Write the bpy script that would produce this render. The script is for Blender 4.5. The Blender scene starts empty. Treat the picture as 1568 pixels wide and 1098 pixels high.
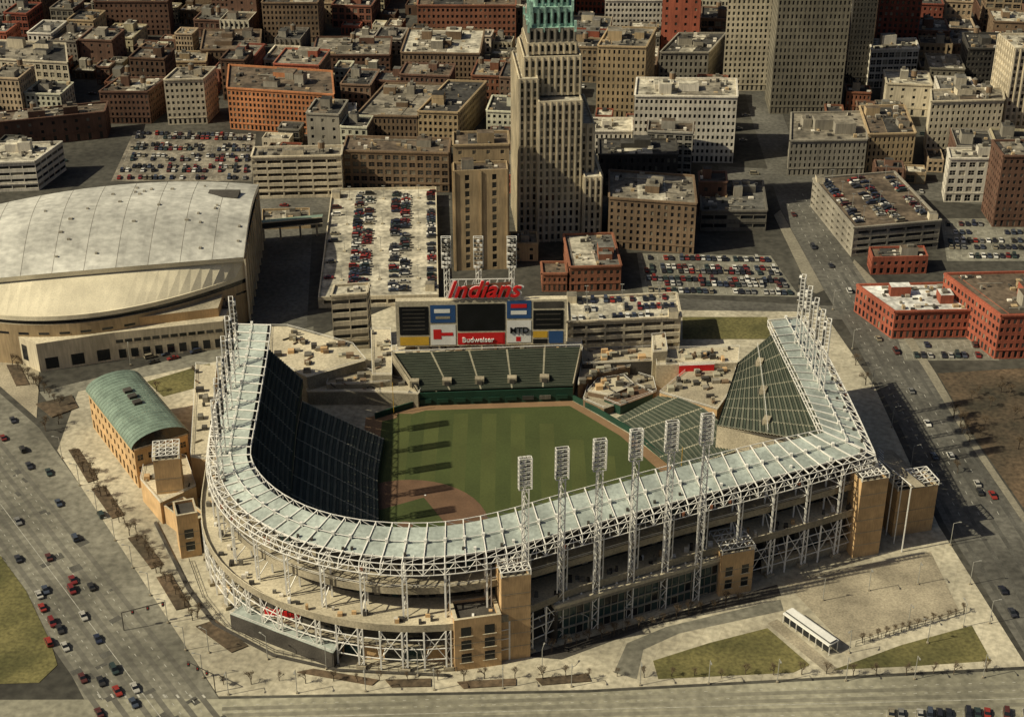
import bpy, math, random
from mathutils import Vector, Matrix
random.seed(7)
R=random.random
# ---------------------------------------------------------------- survey camera model
DEP=math.radians(29.0); FPX=2400.0; HC=314.0
sd,cd=math.sin(DEP),math.cos(DEP)
def G(u,v,z=0.0):
    a=(u-784)/FPX; k=(549-v)/FPX
    dx,dy,dz=a,cd+k*sd,-sd+k*cd
    t=(z-HC)/dz
    return Vector((dx*t,dy*t,z))
def zat(P,v):
    k=(549-v)/FPX
    return HC+P.y*(k*cd-sd)/(cd+k*sd)
def V(p,z): return Vector((p.x,p.y,z))
# ---------------------------------------------------------------- materials
MATS={}
def mat(name,col,rough=0.85,var=0.25,scale=0.15,fine=2.0,metal=0.0,bump=0.0,col2=None,streak=False,spec=0.3,joint=0):
    if name in MATS: return MATS[name]
    m=bpy.data.materials.new(name); m.use_nodes=True
    nt=m.node_tree; N=nt.nodes; L=nt.links
    b=N['Principled BSDF']; b.inputs['Roughness'].default_value=rough
    b.inputs['Metallic'].default_value=metal
    b.inputs['Specular IOR Level'].default_value=spec
    tc=N.new('ShaderNodeTexCoord')
    n1=N.new('ShaderNodeTexNoise'); n1.inputs['Scale'].default_value=scale; n1.inputs['Detail'].default_value=6
    n2=N.new('ShaderNodeTexNoise'); n2.inputs['Scale'].default_value=fine; n2.inputs['Detail'].default_value=3
    if streak:
        mp=N.new('ShaderNodeMapping'); mp.inputs['Scale'].default_value=(1,1,0.12)
        L.new(tc.outputs['Object'],mp.inputs['Vector']); L.new(mp.outputs['Vector'],n2.inputs['Vector'])
    else: L.new(tc.outputs['Object'],n2.inputs['Vector'])
    L.new(tc.outputs['Object'],n1.inputs['Vector'])
    mx=N.new('ShaderNodeMix'); mx.data_type='RGBA'
    c2=col2 or tuple(c*(1-var) for c in col)
    c1=tuple(min(1,c*(1+var*0.5)) for c in col)
    r=N.new('ShaderNodeMapRange'); r.inputs['From Min'].default_value=0.35; r.inputs['From Max'].default_value=0.65
    L.new(n1.outputs['Fac'],r.inputs['Value']); L.new(r.outputs['Result'],mx.inputs['Factor'])
    mx.inputs['A'].default_value=(*c1,1); mx.inputs['B'].default_value=(*c2,1)
    m2=N.new('ShaderNodeMix'); m2.data_type='RGBA'; m2.blend_type='MULTIPLY'; m2.inputs['Factor'].default_value=1
    r2=N.new('ShaderNodeMapRange'); r2.inputs['From Min'].default_value=0.3; r2.inputs['From Max'].default_value=0.7
    r2.inputs['To Min'].default_value=1-var; r2.inputs['To Max'].default_value=1+var*0.4
    L.new(n2.outputs['Fac'],r2.inputs['Value']); L.new(mx.outputs['Result'],m2.inputs['A']); L.new(r2.outputs['Result'],m2.inputs['B'])
    out=m2.outputs['Result']
    if joint:
        bt=N.new('ShaderNodeTexBrick'); bt.inputs['Scale'].default_value=1.0/joint; bt.inputs['Mortar Size'].default_value=.02
        bt.inputs['Color1'].default_value=(1,1,1,1); bt.inputs['Color2'].default_value=(.88,.87,.85,1); bt.inputs['Mortar'].default_value=(.8,.78,.76,1)
        bt.offset=0; bt.inputs['Brick Width'].default_value=1; bt.inputs['Row Height'].default_value=1
        mp2=N.new('ShaderNodeMapping'); mp2.inputs['Rotation'].default_value=(0,0,.35)
        L.new(tc.outputs['Object'],mp2.inputs['Vector']); L.new(mp2.outputs['Vector'],bt.inputs['Vector'])
        m3=N.new('ShaderNodeMix'); m3.data_type='RGBA'; m3.blend_type='MULTIPLY'; m3.inputs['Factor'].default_value=.7
        L.new(out,m3.inputs['A']); L.new(bt.outputs['Color'],m3.inputs['B']); out=m3.outputs['Result']
    L.new(out,b.inputs['Base Color'])
    MATS[name]=m; return m
def glassmat(name,col,rough=0.15):
    m=bpy.data.materials.new(name); m.use_nodes=True
    b=m.node_tree.nodes['Principled BSDF']; b.inputs['Base Color'].default_value=(*col,1); b.inputs['Roughness'].default_value=rough
    MATS[name]=m; return m
steel=mat('white_steel',(.78,.75,.67),.5,.12,.3)
lampst=mat('lamp_steel',(.30,.29,.25),.5,.1,.3)
panel=mat('canopy_panel',(.40,.44,.385),.5,.3,.10,.8)
conc=mat('concrete',(.36,.31,.215),.9,.32,.08,1.5)
pale=mat('pale_concrete',(.55,.48,.335),.9,.28,.05,1.2)
paving=mat('paving',(.50,.45,.325),.9,.34,.03,.5,joint=5.5)
walk=mat('sidewalk',(.24,.215,.155),.9,.3,.05,.8)
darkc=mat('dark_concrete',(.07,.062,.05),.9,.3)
tanb=mat('tan_brick',(.54,.355,.175),.85,.18,.2,3,streak=True)
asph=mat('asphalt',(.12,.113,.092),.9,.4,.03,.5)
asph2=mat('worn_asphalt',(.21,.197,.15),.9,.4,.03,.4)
asph3=mat('pale_asphalt',(.30,.28,.20),.9,.35,.02,.4)  # paler, yellower asphalt colour of the bottom street
cityg=mat('city_ground',(.07,.065,.05),.9,.45,.02,.3)
grassf=mat('ball_grass',(.055,.070,.019),.95,.16,.04,1.2)
dirt=mat('infield_dirt',(.14,.08,.045),.95,.15)
track=mat('warning_track',(.22,.135,.07),.95,.12)
lawn=mat('winter_lawn',(.155,.135,.05),.95,.45,.05,.8,col2=(.085,.08,.028))
brownlot=mat('dirt_lot',(.12,.082,.048),.95,.5,.04,.6,col2=(.05,.042,.027))
seatg=mat('seat_green',(.062,.075,.052),.7,.2,.2,3)
seatc=mat('seat_tread',(.15,.153,.11),.9,.2)
aislem=mat('aisle_concrete',(.38,.35,.25),.9,.15)
wallg=mat('wall_green',(.015,.05,.03),.6,.2)
gl1=glassmat('glass_dark',(.012,.014,.016)); gl2=glassmat('glass_mid',(.05,.05,.045),.25); gl3=glassmat('glass_blind',(.20,.18,.13),.5)
glg=glassmat('glass_green',(.03,.055,.05),.1)
white=mat('white_paint',(.78,.76,.69),.6,.1); lanep=mat('lane_paint',(.45,.43,.36),.8,.35,.5,2)
redm=mat('red_paint',(.6,.02,.02),.5,.1); bluem=mat('blue_paint',(.03,.08,.2),.5,.1); yel=mat('yellow_paint',(.6,.36,.04),.5,.1)
blackm=mat('screen_black',(.012,.012,.014),.35,.3); greenr=mat('green_metal_roof',(.19,.25,.19),.45,.25,.2)
copper=mat('copper_green',(.30,.47,.38),.7,.4,.2,1)
W={'cream':(.60,.52,.37),'white':(.68,.62,.50),'brick':(.27,.11,.06),'dbrick':(.14,.075,.047),'orange':(.50,.205,.085),
 'tan':(.40,.295,.165),'grey':(.29,.26,.20),'dgrey':(.15,.135,.105),'brown':(.20,.135,.08),'red':(.32,.09,.05),'lime':(.56,.485,.34),'dark':(.065,.058,.047),'olive':(.19,.168,.12)}
WM={k:mat('wall_'+k,c,.85,.26,.06,1.2,streak=True) for k,c in W.items()}
WV={}
for k,c in W.items():
    WV[k]=[WM[k]]
    for j in range(3):
        f=.7+.6*R(); WV[k].append(mat('wall_%s_%d'%(k,j),(min(.7,c[0]*f*(1+.1*(R()-.5))),c[1]*f,c[2]*f*(1+.25*(R()-.5))),.85,.3,.07,1.2,streak=True))
RC={'tar':(.055,.051,.043),'gravel':(.24,.21,.155),'pale':(.50,.455,.345),'brown':(.14,.105,.07),'white':(.76,.74,.66),'grey':(.14,.132,.11)}
RM={k:mat('roof_'+k,c,.9,.5,.09,.4) for k,c in RC.items()}
# ---------------------------------------------------------------- mesh builder
class MB:
    def __init__(s): s.v=[];s.f=[];s.m=[];s.mats=[]
    def mi(s,m):
        if m not in s.mats: s.mats.append(m)
        return s.mats.index(m)
    def q(s,pts,m):
        n=len(s.v); s.v.extend([tuple(p) for p in pts]); s.f.append(tuple(range(n,n+len(pts)))); s.m.append(s.mi(m))
    def prism(s,poly,z0,z1,ms,mt=None,bottom=False):
        n=len(poly)
        for i in range(n):
            a=poly[i];b=poly[(i+1)%n]
            s.q([(a[0],a[1],z0),(b[0],b[1],z0),(b[0],b[1],z1),(a[0],a[1],z1)],ms)
        s.q([(p[0],p[1],z1) for p in poly],mt or ms)
        if bottom: s.q([(p[0],p[1],z0) for p in reversed(poly)],ms)
    def box(s,c,sx,sy,z0,z1,m,ang=0,mt=None,bottom=True):
        ca,sa=math.cos(ang),math.sin(ang)
        poly=[(c[0]+x*ca-y*sa,c[1]+x*sa+y*ca) for x,y in((-sx/2,-sy/2),(sx/2,-sy/2),(sx/2,sy/2),(-sx/2,sy/2))]
        s.prism(poly,z0,z1,m,mt,bottom)
    def beam(s,p,q,w,m,n=4):
        p=Vector(p);q=Vector(q);d=q-p
        if d.length<1e-4: return
        d.normalize(); u=d.cross(Vector((0,0,1)))
        if u.length<.05: u=Vector((1,0,0))
        u.normalize(); t=d.cross(u); h=w/2*1.2
        ring=[u*math.cos(2*math.pi*(i+.5)/n)*h+t*math.sin(2*math.pi*(i+.5)/n)*h for i in range(n)]
        k=len(s.v); s.v.extend([tuple(p+r) for r in ring]+[tuple(q+r) for r in ring]); mm=s.mi(m)
        for i in range(n):
            j=(i+1)%n; s.f.append((k+i,k+j,k+n+j,k+n+i)); s.m.append(mm)
        s.f.append(tuple(k+i for i in range(n))[::-1]); s.m.append(mm)
        s.f.append(tuple(k+n+i for i in range(n))); s.m.append(mm)
    def done(s,name,parent=None,smooth=False):
        me=bpy.data.meshes.new(name); me.from_pydata(s.v,[],s.f)
        for m in s.mats: me.materials.append(m)
        me.polygons.foreach_set('material_index',s.m)
        me.update()
        o=bpy.data.objects.new(name,me); bpy.context.scene.collection.objects.link(o)
        if parent: o.parent=parent
        return o
def empty(name):
    o=bpy.data.objects.new(name,None); bpy.context.scene.collection.objects.link(o); return o
def flat(name,px,z,m,parent=None,kerb=0):
    b=MB(); poly=[G(u,v,0) for u,v in px]
    if kerb: b.prism(poly,0,z,m)
    else: b.q([V(p,z) for p in poly],m)
    return b.done(name,parent)
# ---------------------------------------------------------------- ground, roads
b=MB(); b.q([(-4000,-1500,0),(4000,-1500,0),(4000,6000,0),(-4000,6000,0)],cityg); b.done('ground')
LR=[(-140,480),(60,655),(190,838),(330,1062),(380,1130),(160,1130),(100,1015),(-140,690)]
flat('road',LR,.02,asph2)
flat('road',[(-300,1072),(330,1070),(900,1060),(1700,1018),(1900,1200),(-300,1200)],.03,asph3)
RR=[(1120,60),(1150,180),(1195,320),(1262,445),(1345,580),(1445,800),(1590,1035),(1720,1035),(1568,800),(1485,680),(1412,560),(1305,400),(1240,290),(1200,180),(1165,60)]
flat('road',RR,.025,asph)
flat('road',[(60,600),(340,532),(480,500),(480,518),(350,552),(80,625)],.03,asph2)
flat('road',[(1000,455),(1300,470),(1310,490),(1000,480)],.035,asph)
flat('road',[(1100,255),(1230,262),(1700,300),(1700,330),(1240,292),(1100,275)],.035,asph)
flat('road',[(390,305),(690,300),(690,316),(390,330)],.035,asph)
flat('road',[(395,320),(480,320),(470,500),(360,540),(395,440)],.032,asph)
flat('pavement',[(88,690),(120,600),(340,552),(480,518),(600,470),(1240,478),(1255,470),(1338,590),(1437,805),(1572,1020),(900,1056),(335,1066)],.14,paving,kerb=1)
flat('pavement',[(-140,420),(60,500),(60,588),(56,640),(-140,470)],.14,conc,kerb=1)
flat('pavement',[(1308,398),(1340,430),(1432,570),(1495,678),(1568,785),(1700,950),(1700,965),(1560,790),(1485,680),(1412,560),(1306,402)],.14,walk,kerb=1)
flat('pavement',[(1185,330),(1195,322),(1262,445),(1250,450),(1240,445)],.14,walk,kerb=1)
flat('dirt_lot',[(1435,572),(1700,556),(1700,940),(1572,785),(1498,678)],.1,brownlot)
flat('lawn',[(-100,850),(0,850),(40,905),(78,985),(88,1018),(60,1045),(-100,1050)],.15,lawn,kerb=1)
flat('lawn',[(1000,1012),(1085,985),(1175,962),(1240,1018),(1215,1030),(1008,1040)],.2,lawn,kerb=1)
flat('lawn',[(1275,1026),(1380,988),(1488,958),(1518,1012),(1400,1020)],.2,lawn,kerb=1)
flat('lawn',[(225,585),(322,556),(318,590),(250,608)],.2,lawn,kerb=1)
flat('lawn',[(1045,486),(1175,486),(1180,520),(1045,520)],.2,lawn,kerb=1)
flat('plaza',[(1200,890),(1425,845),(1470,938),(1290,985)],.18,conc,kerb=1)
flat('driveway',[(940,1030),(960,985),(1020,960),(1195,918),(1200,935),(1040,970),(985,995),(975,1040)],.17,asph2)
flat('driveway',[(1175,955),(1190,948),(1290,1030),(1270,1034)],.17,conc)
flat('driveway',[(800,1005),(1190,895),(1196,912),(1010,955),(860,1010)],.16,darkc)
mk=MB(); wear=mat('tyre_wear',(.15,.14,.11),.9,.3,.03,.4); wear2=mat('tyre_wear_pale',(.22,.205,.15),.9,.3,.03,.4); patch=mat('road_patch',(.10,.095,.078),.9,.3)
def dash(p,q,n,on=.35,w=.22,z=.06,m=lanep):
    P=G(*p);Q=G(*q);d=(Q-P);n_=Vector((-d.y,d.x,0)).normalized()*w/2
    for i in range(n):
        a=P+d*(i/n);c=P+d*((i+on)/n)
        mk.q([V(a-n_,z),V(c-n_,z),V(c+n_,z),V(a+n_,z)],m)
for k in (.18,.34,.5,.66,.82):
    dash((-140,480+210*k),( 380-220*k,1130),60,.3 if abs(k-.5)>.01 else 1.0)
for k in (.1,.26,.42,.58,.74,.9): dash((-140,480+210*k),(380-220*k,1130),1,1,1.7,.045,wear)
for k in (.25,.5,.75):
    dash((1262+43*k,445-45*k),(1445+123*k,800),30,.3)
    dash((1195+45*k,320-30*k),(1262+43*k,445-45*k),12,.3)
for k in (.12,.37,.62,.87): dash((1262+43*k,445-45*k),(1445+123*k,800),1,1,1.6,.045,patch); dash((1445+123*k,800),(1590+130*k,1035),1,1,1.6,.045,patch)
for k in (0,10,20,34): dash((340,1080+k),(1700,1040+k*1.3),80,.3 if k!=20 else 1)
for k in (5,15,27): dash((340,1080+k),(1700,1040+k*1.3),1,1,1.6,.045,wear2)
for i in range(9): dash((150+i*20,1062+i*.2),(154+i*20,1068),1,1,.6,.07)
for _ in range(40):
    k=.05+.9*R(); t=R(); P=(-140*(1-t)+(380-220*k)*t,(480+210*k)*(1-t)+1130*t); mk_=G(*P); 
    mk.box(mk_,1+3*R(),1+3*R(),.03,.047,patch,.6+R()*.2,None,False)
mk.done('road_markings')
# ---------------------------------------------------------------- buildings
FOOT=[]
def facade(b,p,q,z0,z1,wm,st,glasses):
    bay,fl,wf,hf,kind=st
    d=Vector((q[0]-p[0],q[1]-p[1],0)); L=d.length
    if L<1: return
    d/=L; n=Vector((d.y,-d.x,0)); P=Vector((p[0],p[1],0))
    def pt(s,z,o=0): return P+d*s-n*o+Vector((0,0,z))
    def rect(s0,s1,a,c,m,o=0): b.q([pt(s0,a,o),pt(s1,a,o),pt(s1,c,o),pt(s0,c,o)],m)
    H=z1-z0; top=1.6 if H>8 else .8
    nf=max(1,int(round((H-top-.6)/fl))); fh=(H-top-.6)/nf
    nb=max(1,int(round(L/bay))); cw=L/nb
    if kind=='blank': rect(0,L,z0,z1,wm); return
    rec=.35 if kind!='deck' else 2.5
    zl=z0
    hide=n.y>.5
    for f in range(nf):
        zs=z0+.6+f*fh; a=zs+fh*(1-hf)*.5; c=a+fh*hf
        if f==0 and kind=='win': a=z0+.5; c=z0+.6+fh*.8
        rect(0,L,zl,a,wm); zl=c
        ww=cw*wf
        if kind=='band': ww=cw*.94
        for i in range(nb):
            s0=i*cw+(cw-ww)/2; s1=s0+ww
            rect(i*cw,s0,a,c,wm); rect(s1,(i+1)*cw,a,c,wm)
            g=glasses[0] if R()<.55 else (glasses[1] if R()<.62 else glasses[2])
            rect(s0,s1,a,c,g,rec)
            if hide: 
                continue
            b.q([pt(s0,a),pt(s1,a),pt(s1,a,rec),pt(s0,a,rec)],wm)
            b.q([pt(s0,c,rec),pt(s1,c,rec),pt(s1,c),pt(s0,c)],wm)
            b.q([pt(s0,a),pt(s0,a,rec),pt(s0,c,rec),pt(s0,c)],wm)
            b.q([pt(s1,a,rec),pt(s1,a),pt(s1,c),pt(s1,c,rec)],wm)
            if kind=='win' and ww>1.8 and hf<.75:
                mm=(s0+s1)/2; rect(mm-.07,mm+.07,a,c,wm,rec-.1)
                zm=(a+c)/2; rect(s0,s1,zm-.06,zm+.06,wm,rec-.12)
    rect(0,L,zl,z1,wm)
    if kind=='pier':
        for i in range(nb+1):
            s=min(max(i*cw,.35),L-.35)
            for (sa,sb,oa,ob) in((s-.35,s+.35,-.5,-.5),(s-.35,s-.35,0,-.5),(s+.35,s+.35,-.5,0)):
                b.q([pt(sa,z0,oa),pt(sb,z0,ob),pt(sb,z1-.4,ob),pt(sa,z1-.4,oa)],wm)
    elif H>9:
        for (za,zb,o) in((z1-.9,z1-.1,.45),(z0+.6+fh-.25,z0+.6+fh+.05,.18)):
            for a2,o1,c2,o2 in((za,-o,zb,-o),(zb,-o,zb,0),(za,0,za,-o)):
                b.q([pt(-.02,a2,o1),pt(L+.02,a2,o1),pt(L+.02,c2,o2),pt(-.02,c2,o2)],wm)
def lerpq(Q,s,t):
    A,B,C,D=Q; return (A*(1-s)+B*s)*(1-t)+(D*(1-s)+C*s)*t
ST={'win':(2.9,3.7,.46,.56,'win'),'big':(4.4,4.1,.74,.62,'win'),'band':(6,3.8,.94,.45,'band'),'pier':(3.2,3.9,.5,.6,'pier'),
    'deck':(8,3.2,.9,.5,'deck'),'grid':(2.4,3.6,.55,.55,'win'),'blank':(5,4,.5,.5,'blank'),'few':(6,4.6,.25,.4,'win')}
def stv(k):
    a=list(ST[k])
    if k in('win','big','grid'):
        a[0]*=.82+.4*R(); a[1]*=.92+.18*R(); a[2]=min(.82,a[2]*(.85+.35*R())); a[3]=min(.72,a[3]*(.88+.28*R()))
    return tuple(a)
GL=[gl1,gl2,gl3]
def tank(b,P,z):
    for a in range(4): 
        o=Vector((math.cos(a*1.571+.78),math.sin(a*1.571+.78),0))*1.3; b.beam(V(P+o,z),V(P+o,z+3),.25,darkc)
    n=10; r=1.7; ring=[P+Vector((math.cos(6.2832*i/n),math.sin(6.2832*i/n),0))*r for i in range(n)]
    b.prism(ring,z+3,z+6.2,WM['brown'],WM['brown'],True)
    for i in range(n): b.q([V(ring[i],z+6.2),V(ring[(i+1)%n],z+6.2),V(P,z+7.3)],WM['dgrey'])
def body(b,Q,z0,z1,wm,st,rm,clutter=1,glasses=GL,coping=None,side=None):
    Q=[V(p,0) for p in Q]
    for i in range(4): facade(b,Q[i],Q[(i+1)%4],z0,z1,(side if (side and i in(1,2,3)) else wm),st,glasses)
    lx=(Q[1]-Q[0]).length; ly=(Q[2]-Q[1]).length
    ix=.5/max(lx,2); iy=.5/max(ly,2)
    I=[lerpq(Q,ix,iy),lerpq(Q,1-ix,iy),lerpq(Q,1-ix,1-iy),lerpq(Q,ix,1-iy)]
    cp=coping or wm
    for i in range(4):
        j=(i+1)%4
        b.q([V(Q[i],z1),V(Q[j],z1),V(I[j],z1),V(I[i],z1)],cp)
        b.q([V(I[i],z1),V(I[j],z1),V(I[j],z1-1),V(I[i],z1-1)],cp)
    b.q([V(p,z1-1) for p in I],rm)
    ang=math.atan2((Q[1]-Q[0]).y,(Q[1]-Q[0]).x)
    if clutter:
        ar=lx*ly
        k=int(min(4,1+ar/700*clutter)) if ar>150 else 0
        for _ in range(k):
            s,t=.2+.6*R(),.25+.5*R(); P=lerpq(Q,s,t); w=min(lx*.3,4+7*R()); h=2.5+3.5*R(); d=min(ly*.3,4+6*R())
            b.box(P,w,d,z1-1,z1-1+h,wm if R()<.6 else WM['grey'],ang,rm)
            if R()<.5: b.box(P+Vector((R()-.5,R()-.5,0)),w*.4,d*.4,z1-1+h,z1+h+R(),WM['dgrey'],ang)
        for _ in range(int(min(34,ar/32*clutter))):
            s,t=.07+.86*R(),.07+.86*R(); P=lerpq(Q,s,t)
            b.box(P,.6+2.0*R(),.6+1.8*R(),z1-1,z1-.6+1.5*R()**1.5,random.choice([WM['grey'],darkc,WM['white'],WM['dgrey'],WM['tan'],darkc]),ang)
        if ar>200:
            for _ in range(3):
                s,t=.15+.5*R(),.15+.7*R(); P=lerpq(Q,s,t);P2=lerpq(Q,min(.95,s+.3),t)
                b.beam(V(P,z1-.5),V(P2,z1-.5),.4,WM['grey'])
            if R()<.3: tank(b,lerpq(Q,.2+.6*R(),.3+.5*R()),z1-1)
            if R()<.5 and rm is not RM['white']:
                s0=.1+.4*R(); s1=s0+.25+.2*R()
                p4=[lerpq(Q,s0,.06),lerpq(Q,min(s1,.95),.06),lerpq(Q,min(s1,.95),.94),lerpq(Q,s0,.94)]
                b.prism(p4,z1-1,z1-.75,cp,random.choice([RM['gravel'],RM['tar'],RM['pale'],RM['brown']]))
def quadpx(uL,vL,uR,vR,vt,uc,vc):
    A=G(uL,vL);B=G(uR,vR);z=zat(A,vt);C=V(G(uc,vc,z),0);D=A+(C-B)
    if C.y-B.y<6: C=B+Vector((0,10,0));D=A+Vector((0,10,0))
    return [A,B,C,D],z
def bld(name,uL,vL,uR,vR,vt,uc,vc,wall,st,roof='gravel',cl=1,glasses=GL,coping=None):
    Q,z=quadpx(uL,vL,uR,vR,vt,uc,vc); FOOT.append(Q)
    b=MB(); body(b,Q,0,z,WM[wall],stv(st),RM[roof],cl,glasses,coping); b.done(name)
    return Q,z
T=[('office_building',-30,150,112,158,88,100,66,'cream','big','tar'),
('brick_building',158,190,232,190,140,255,118,'dbrick','win','brown'),
('office_building',258,192,318,190,122,330,102,'cream','win','gravel'),
('brick_warehouse',353,198,515,209,134,508,108,'orange','win','brown'),
('shop_building',517,210,546,210,172,545,158,'white','win','pale'),
('office_building',547,222,640,224,176,680,128,'brown','win','gravel'),
('office_building',641,224,702,226,170,745,124,'tan','win','tar'),
('parking_garage',390,305,526,302,240,525,222,'cream','deck','gravel'),
('glass_office_building',528,291,688,295,230,690,211,'brown','big','brown'),
('apartment_tower',697,398,780,396,222,778,200,'tan','few','brown'),
('brown_brick_building',930,380,1062,390,302,1062,268,'brown','win','gravel'),
('office_building',915,300,1035,300,236,1035,212,'dark','win','tar'),
('hotel_building',968,248,1122,250,146,1128,120,'white','win','pale'),
('office_building',903,238,967,238,200,968,180,'white','win','pale'),
('office_tower',1105,140,1176,140,-60,1195,-80,'lime','grid','grey'),
('office_tower',1178,175,1286,175,-80,1302,-100,'olive','grid','grey'),
('office_tower',1294,128,1330,128,-60,1350,-80,'dark','grid','grey'),
('office_building',912,180,985,182,70,1005,42,'tan','win','gravel'),
('office_building',1008,135,1082,135,80,1112,50,'grey','win','tar'),
('office_building',1205,270,1322,268,215,1325,170,'grey','win','gravel'),
('office_building',1324,264,1395,262,205,1385,160,'tan','win','brown'),
('hotel_building',1415,240,1525,237,155,1535,134,'lime','win','gravel'),
('office_tower',1530,228,1620,226,74,1620,50,'cream','pier','pale'),
('brick_factory',1365,519,1508,516,476,1452,432,'red','win','white'),
('brick_factory',1522,550,1650,547,482,1570,415,'red','win','brown'),
('apartment_building',1445,310,1516,310,242,1522,226,'white','big','pale'),
('brick_building',1519,348,1620,348,238,1620,214,'dbrick','win','tar'),
('brick_building',872,447,950,445,408,938,356,'brick','win','grey'),
('shop_building',1072,354,1172,354,322,1168,276,'dgrey','band','grey'),
('shop_building',1068,330,1110,330,278,1112,262,'dbrick','few','tar'),
('office_building',405,66,490,66,4,495,-15,'brown','win','tar'),
('brick_building',640,60,790,60,8,790,-12,'brick','win','brown'),
('office_building',925,55,1028,55,0,1030,-20,'white','grid','gravel'),
('office_building',1328,136,1400,134,76,1402,58,'white','big','pale'),
('office_building',1472,155,1528,155,74,1530,50,'dark','grid','tar'),
('office_building',615,128,735,130,80,742,45,'brown','win','pale'),
('brick_building',480,115,598,115,84,600,56,'dbrick','win','gravel'),
('brick_building',310,108,400,108,76,400,45,'brown','win','brown'),
('brick_building',205,122,318,122,94,318,78,'tan','win','gravel'),
('office_building',150,55,262,55,2,262,-12,'dbrick','win','tar'),
('warehouse_building',-40,296,60,292,250,95,216,'white','band','pale'),
('brick_building',-30,232,165,212,190,165,155,'dbrick','few','brown'),
('brick_building',830,447,868,447,418,866,400,'brick','win','brown'),
('shop_building',782,400,824,400,372,822,355,'tan','few','gravel'),
('brick_building',1333,421,1418,419,394,1415,376,'red','win','brown'),
('service_building',512,538,566,534,452,566,432,'lime','band','pale'),
('transit_building',402,352,476,350,338,474,318,'tan','band','gravel'),
]
for t in T: bld(*t)
gq,gz=bld('parking_garage',488,472,672,468,455,668,286,'lime','deck','pale',0)
g2,g2z=bld('parking_garage',868,545,1040,536,492,1036,447,'cream','deck','pale',0)
g3,g3z=bld('parking_garage',1303,394,1435,382,348,1370,262,'grey','deck','brown',0)
b=MB()
for Q,z in((gq,gz),(g2,g2z),(g3,g3z)):
    for s in(.18,.5,.83):
        for t in(.15,.4,.65,.9):
            P=V(lerpq(Q,s,t),0); b.beam(V(P,z-1),V(P,z+6),.2,lampst); b.box(P,1.6,.4,z+5.8,z+6,lampst); b.box(P,1.2,1.2,z-1,z-.4,pale)
    P=V(lerpq(Q,.05,.93),0); b.box(P,4,5,z-1,z+2.2,WM['lime'],0,RM['gravel'])
    P=V(lerpq(Q,.93,.06),0); b.box(P,4,4,z-1,z+2.2,WM['lime'],0,RM['gravel'])
b.done('garage_lighting')
# pedestrian skywalk west of the garage
b=MB(); A=G(392,352,7);B=G(494,342,7)
for o_ in(0,3.2): 
    for h_ in(0,3): b.beam(A+Vector((0,o_,h_)),B+Vector((0,o_,h_)),.5,WM['lime'])
b.q([A+Vector((0,0,3.3)),B+Vector((0,0,3.3)),B+Vector((0,3.2,3.3)),A+Vector((0,3.2,3.3))],greenr); b.q([A+Vector((0,.1,0)),B+Vector((0,.1,0)),B+Vector((0,.1,3)),A+Vector((0,.1,3))],gl2)
for f in(.1,.35,.65,.9): p=A.lerp(B,f)+Vector((0,1.6,0)); b.beam(p,V(p,0),1,conc)
b.done('skywalk_bridge')
Q,z=quadpx(697,415,778,412,262,776,246); FOOT.append(Q); b=MB(); body(b,Q,0,z,WM['tan'],(10,4,.16,.7,'pier'),RM['brown'],1)
b.done('apartment_tower')
def deco():
    b=MB(); wm=WM['lime']; st=(2.9,3.9,.42,.7,'pier')
    A=G(795,372);B=G(912,368); d=(B-A); w=d.length; d.normalize(); n=Vector((-d.y,d.x,0))
    def blk(s0,s1,t0,t1,z0,z1,cl=0):
        Q=[A+d*s0+n*t0,A+d*s1+n*t0,A+d*s1+n*t1,A+d*s0+n*t1]
        body(b,Q,z0,z1,wm,st,RM['pale'],cl)
        return Q
    FOOT.append([A-n*2,B-n*2,B+n*48,A+n*48])
    zz=lambda v:zat(A+n*6,v)
    sc=w/117.0
    blk(0,28*sc,3,44,0,zz(118)); blk(28*sc,92*sc,0,44,0,zz(150)); blk(92*sc,112*sc,4,44,0,zz(190)); 
    blk(96*sc,122*sc,-4,30,0,zz(262)); blk(112*sc,126*sc,4,40,0,zz(262)*.95)
    blk(8*sc,92*sc,8,38,zz(150),zz(90)); blk(14*sc,86*sc,11,35,zz(90),zz(72))
    z0=zz(72)
    for (s0,s1,t0,t1,za,zb) in((16,84,11.5,34.5,z0,zz(50)),(21,80,13,33,zz(50),zz(20)),(28,74,15,31,zz(20),zz(-10)),(36,66,18,28,zz(-10),zz(-40))):
        Q=[A+d*s0*sc+n*t0,A+d*s1*sc+n*t0,A+d*s1*sc+n*t1,A+d*s0*sc+n*t1]
        for i in range(4): facade(b,Q[i],Q[(i+1)%4],za,zb,copper if za>z0+1 else WM['grey'],(3,8,.4,.75,'pier'),[gl1,gl1,gl2])
        b.q([V(p,zb) for p in Q],copper)
        for k in range(4):
            p,q=Q[k],Q[(k+1)%4]
            for f in(0,.33,.66): c=p.lerp(q,f); b.beam(V(c,zb-2),V(c,zb+3 if f==0 else zb+1.4),1.3 if f==0 else .8,copper)
    return b.done('art_deco_tower')
deco()
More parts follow.
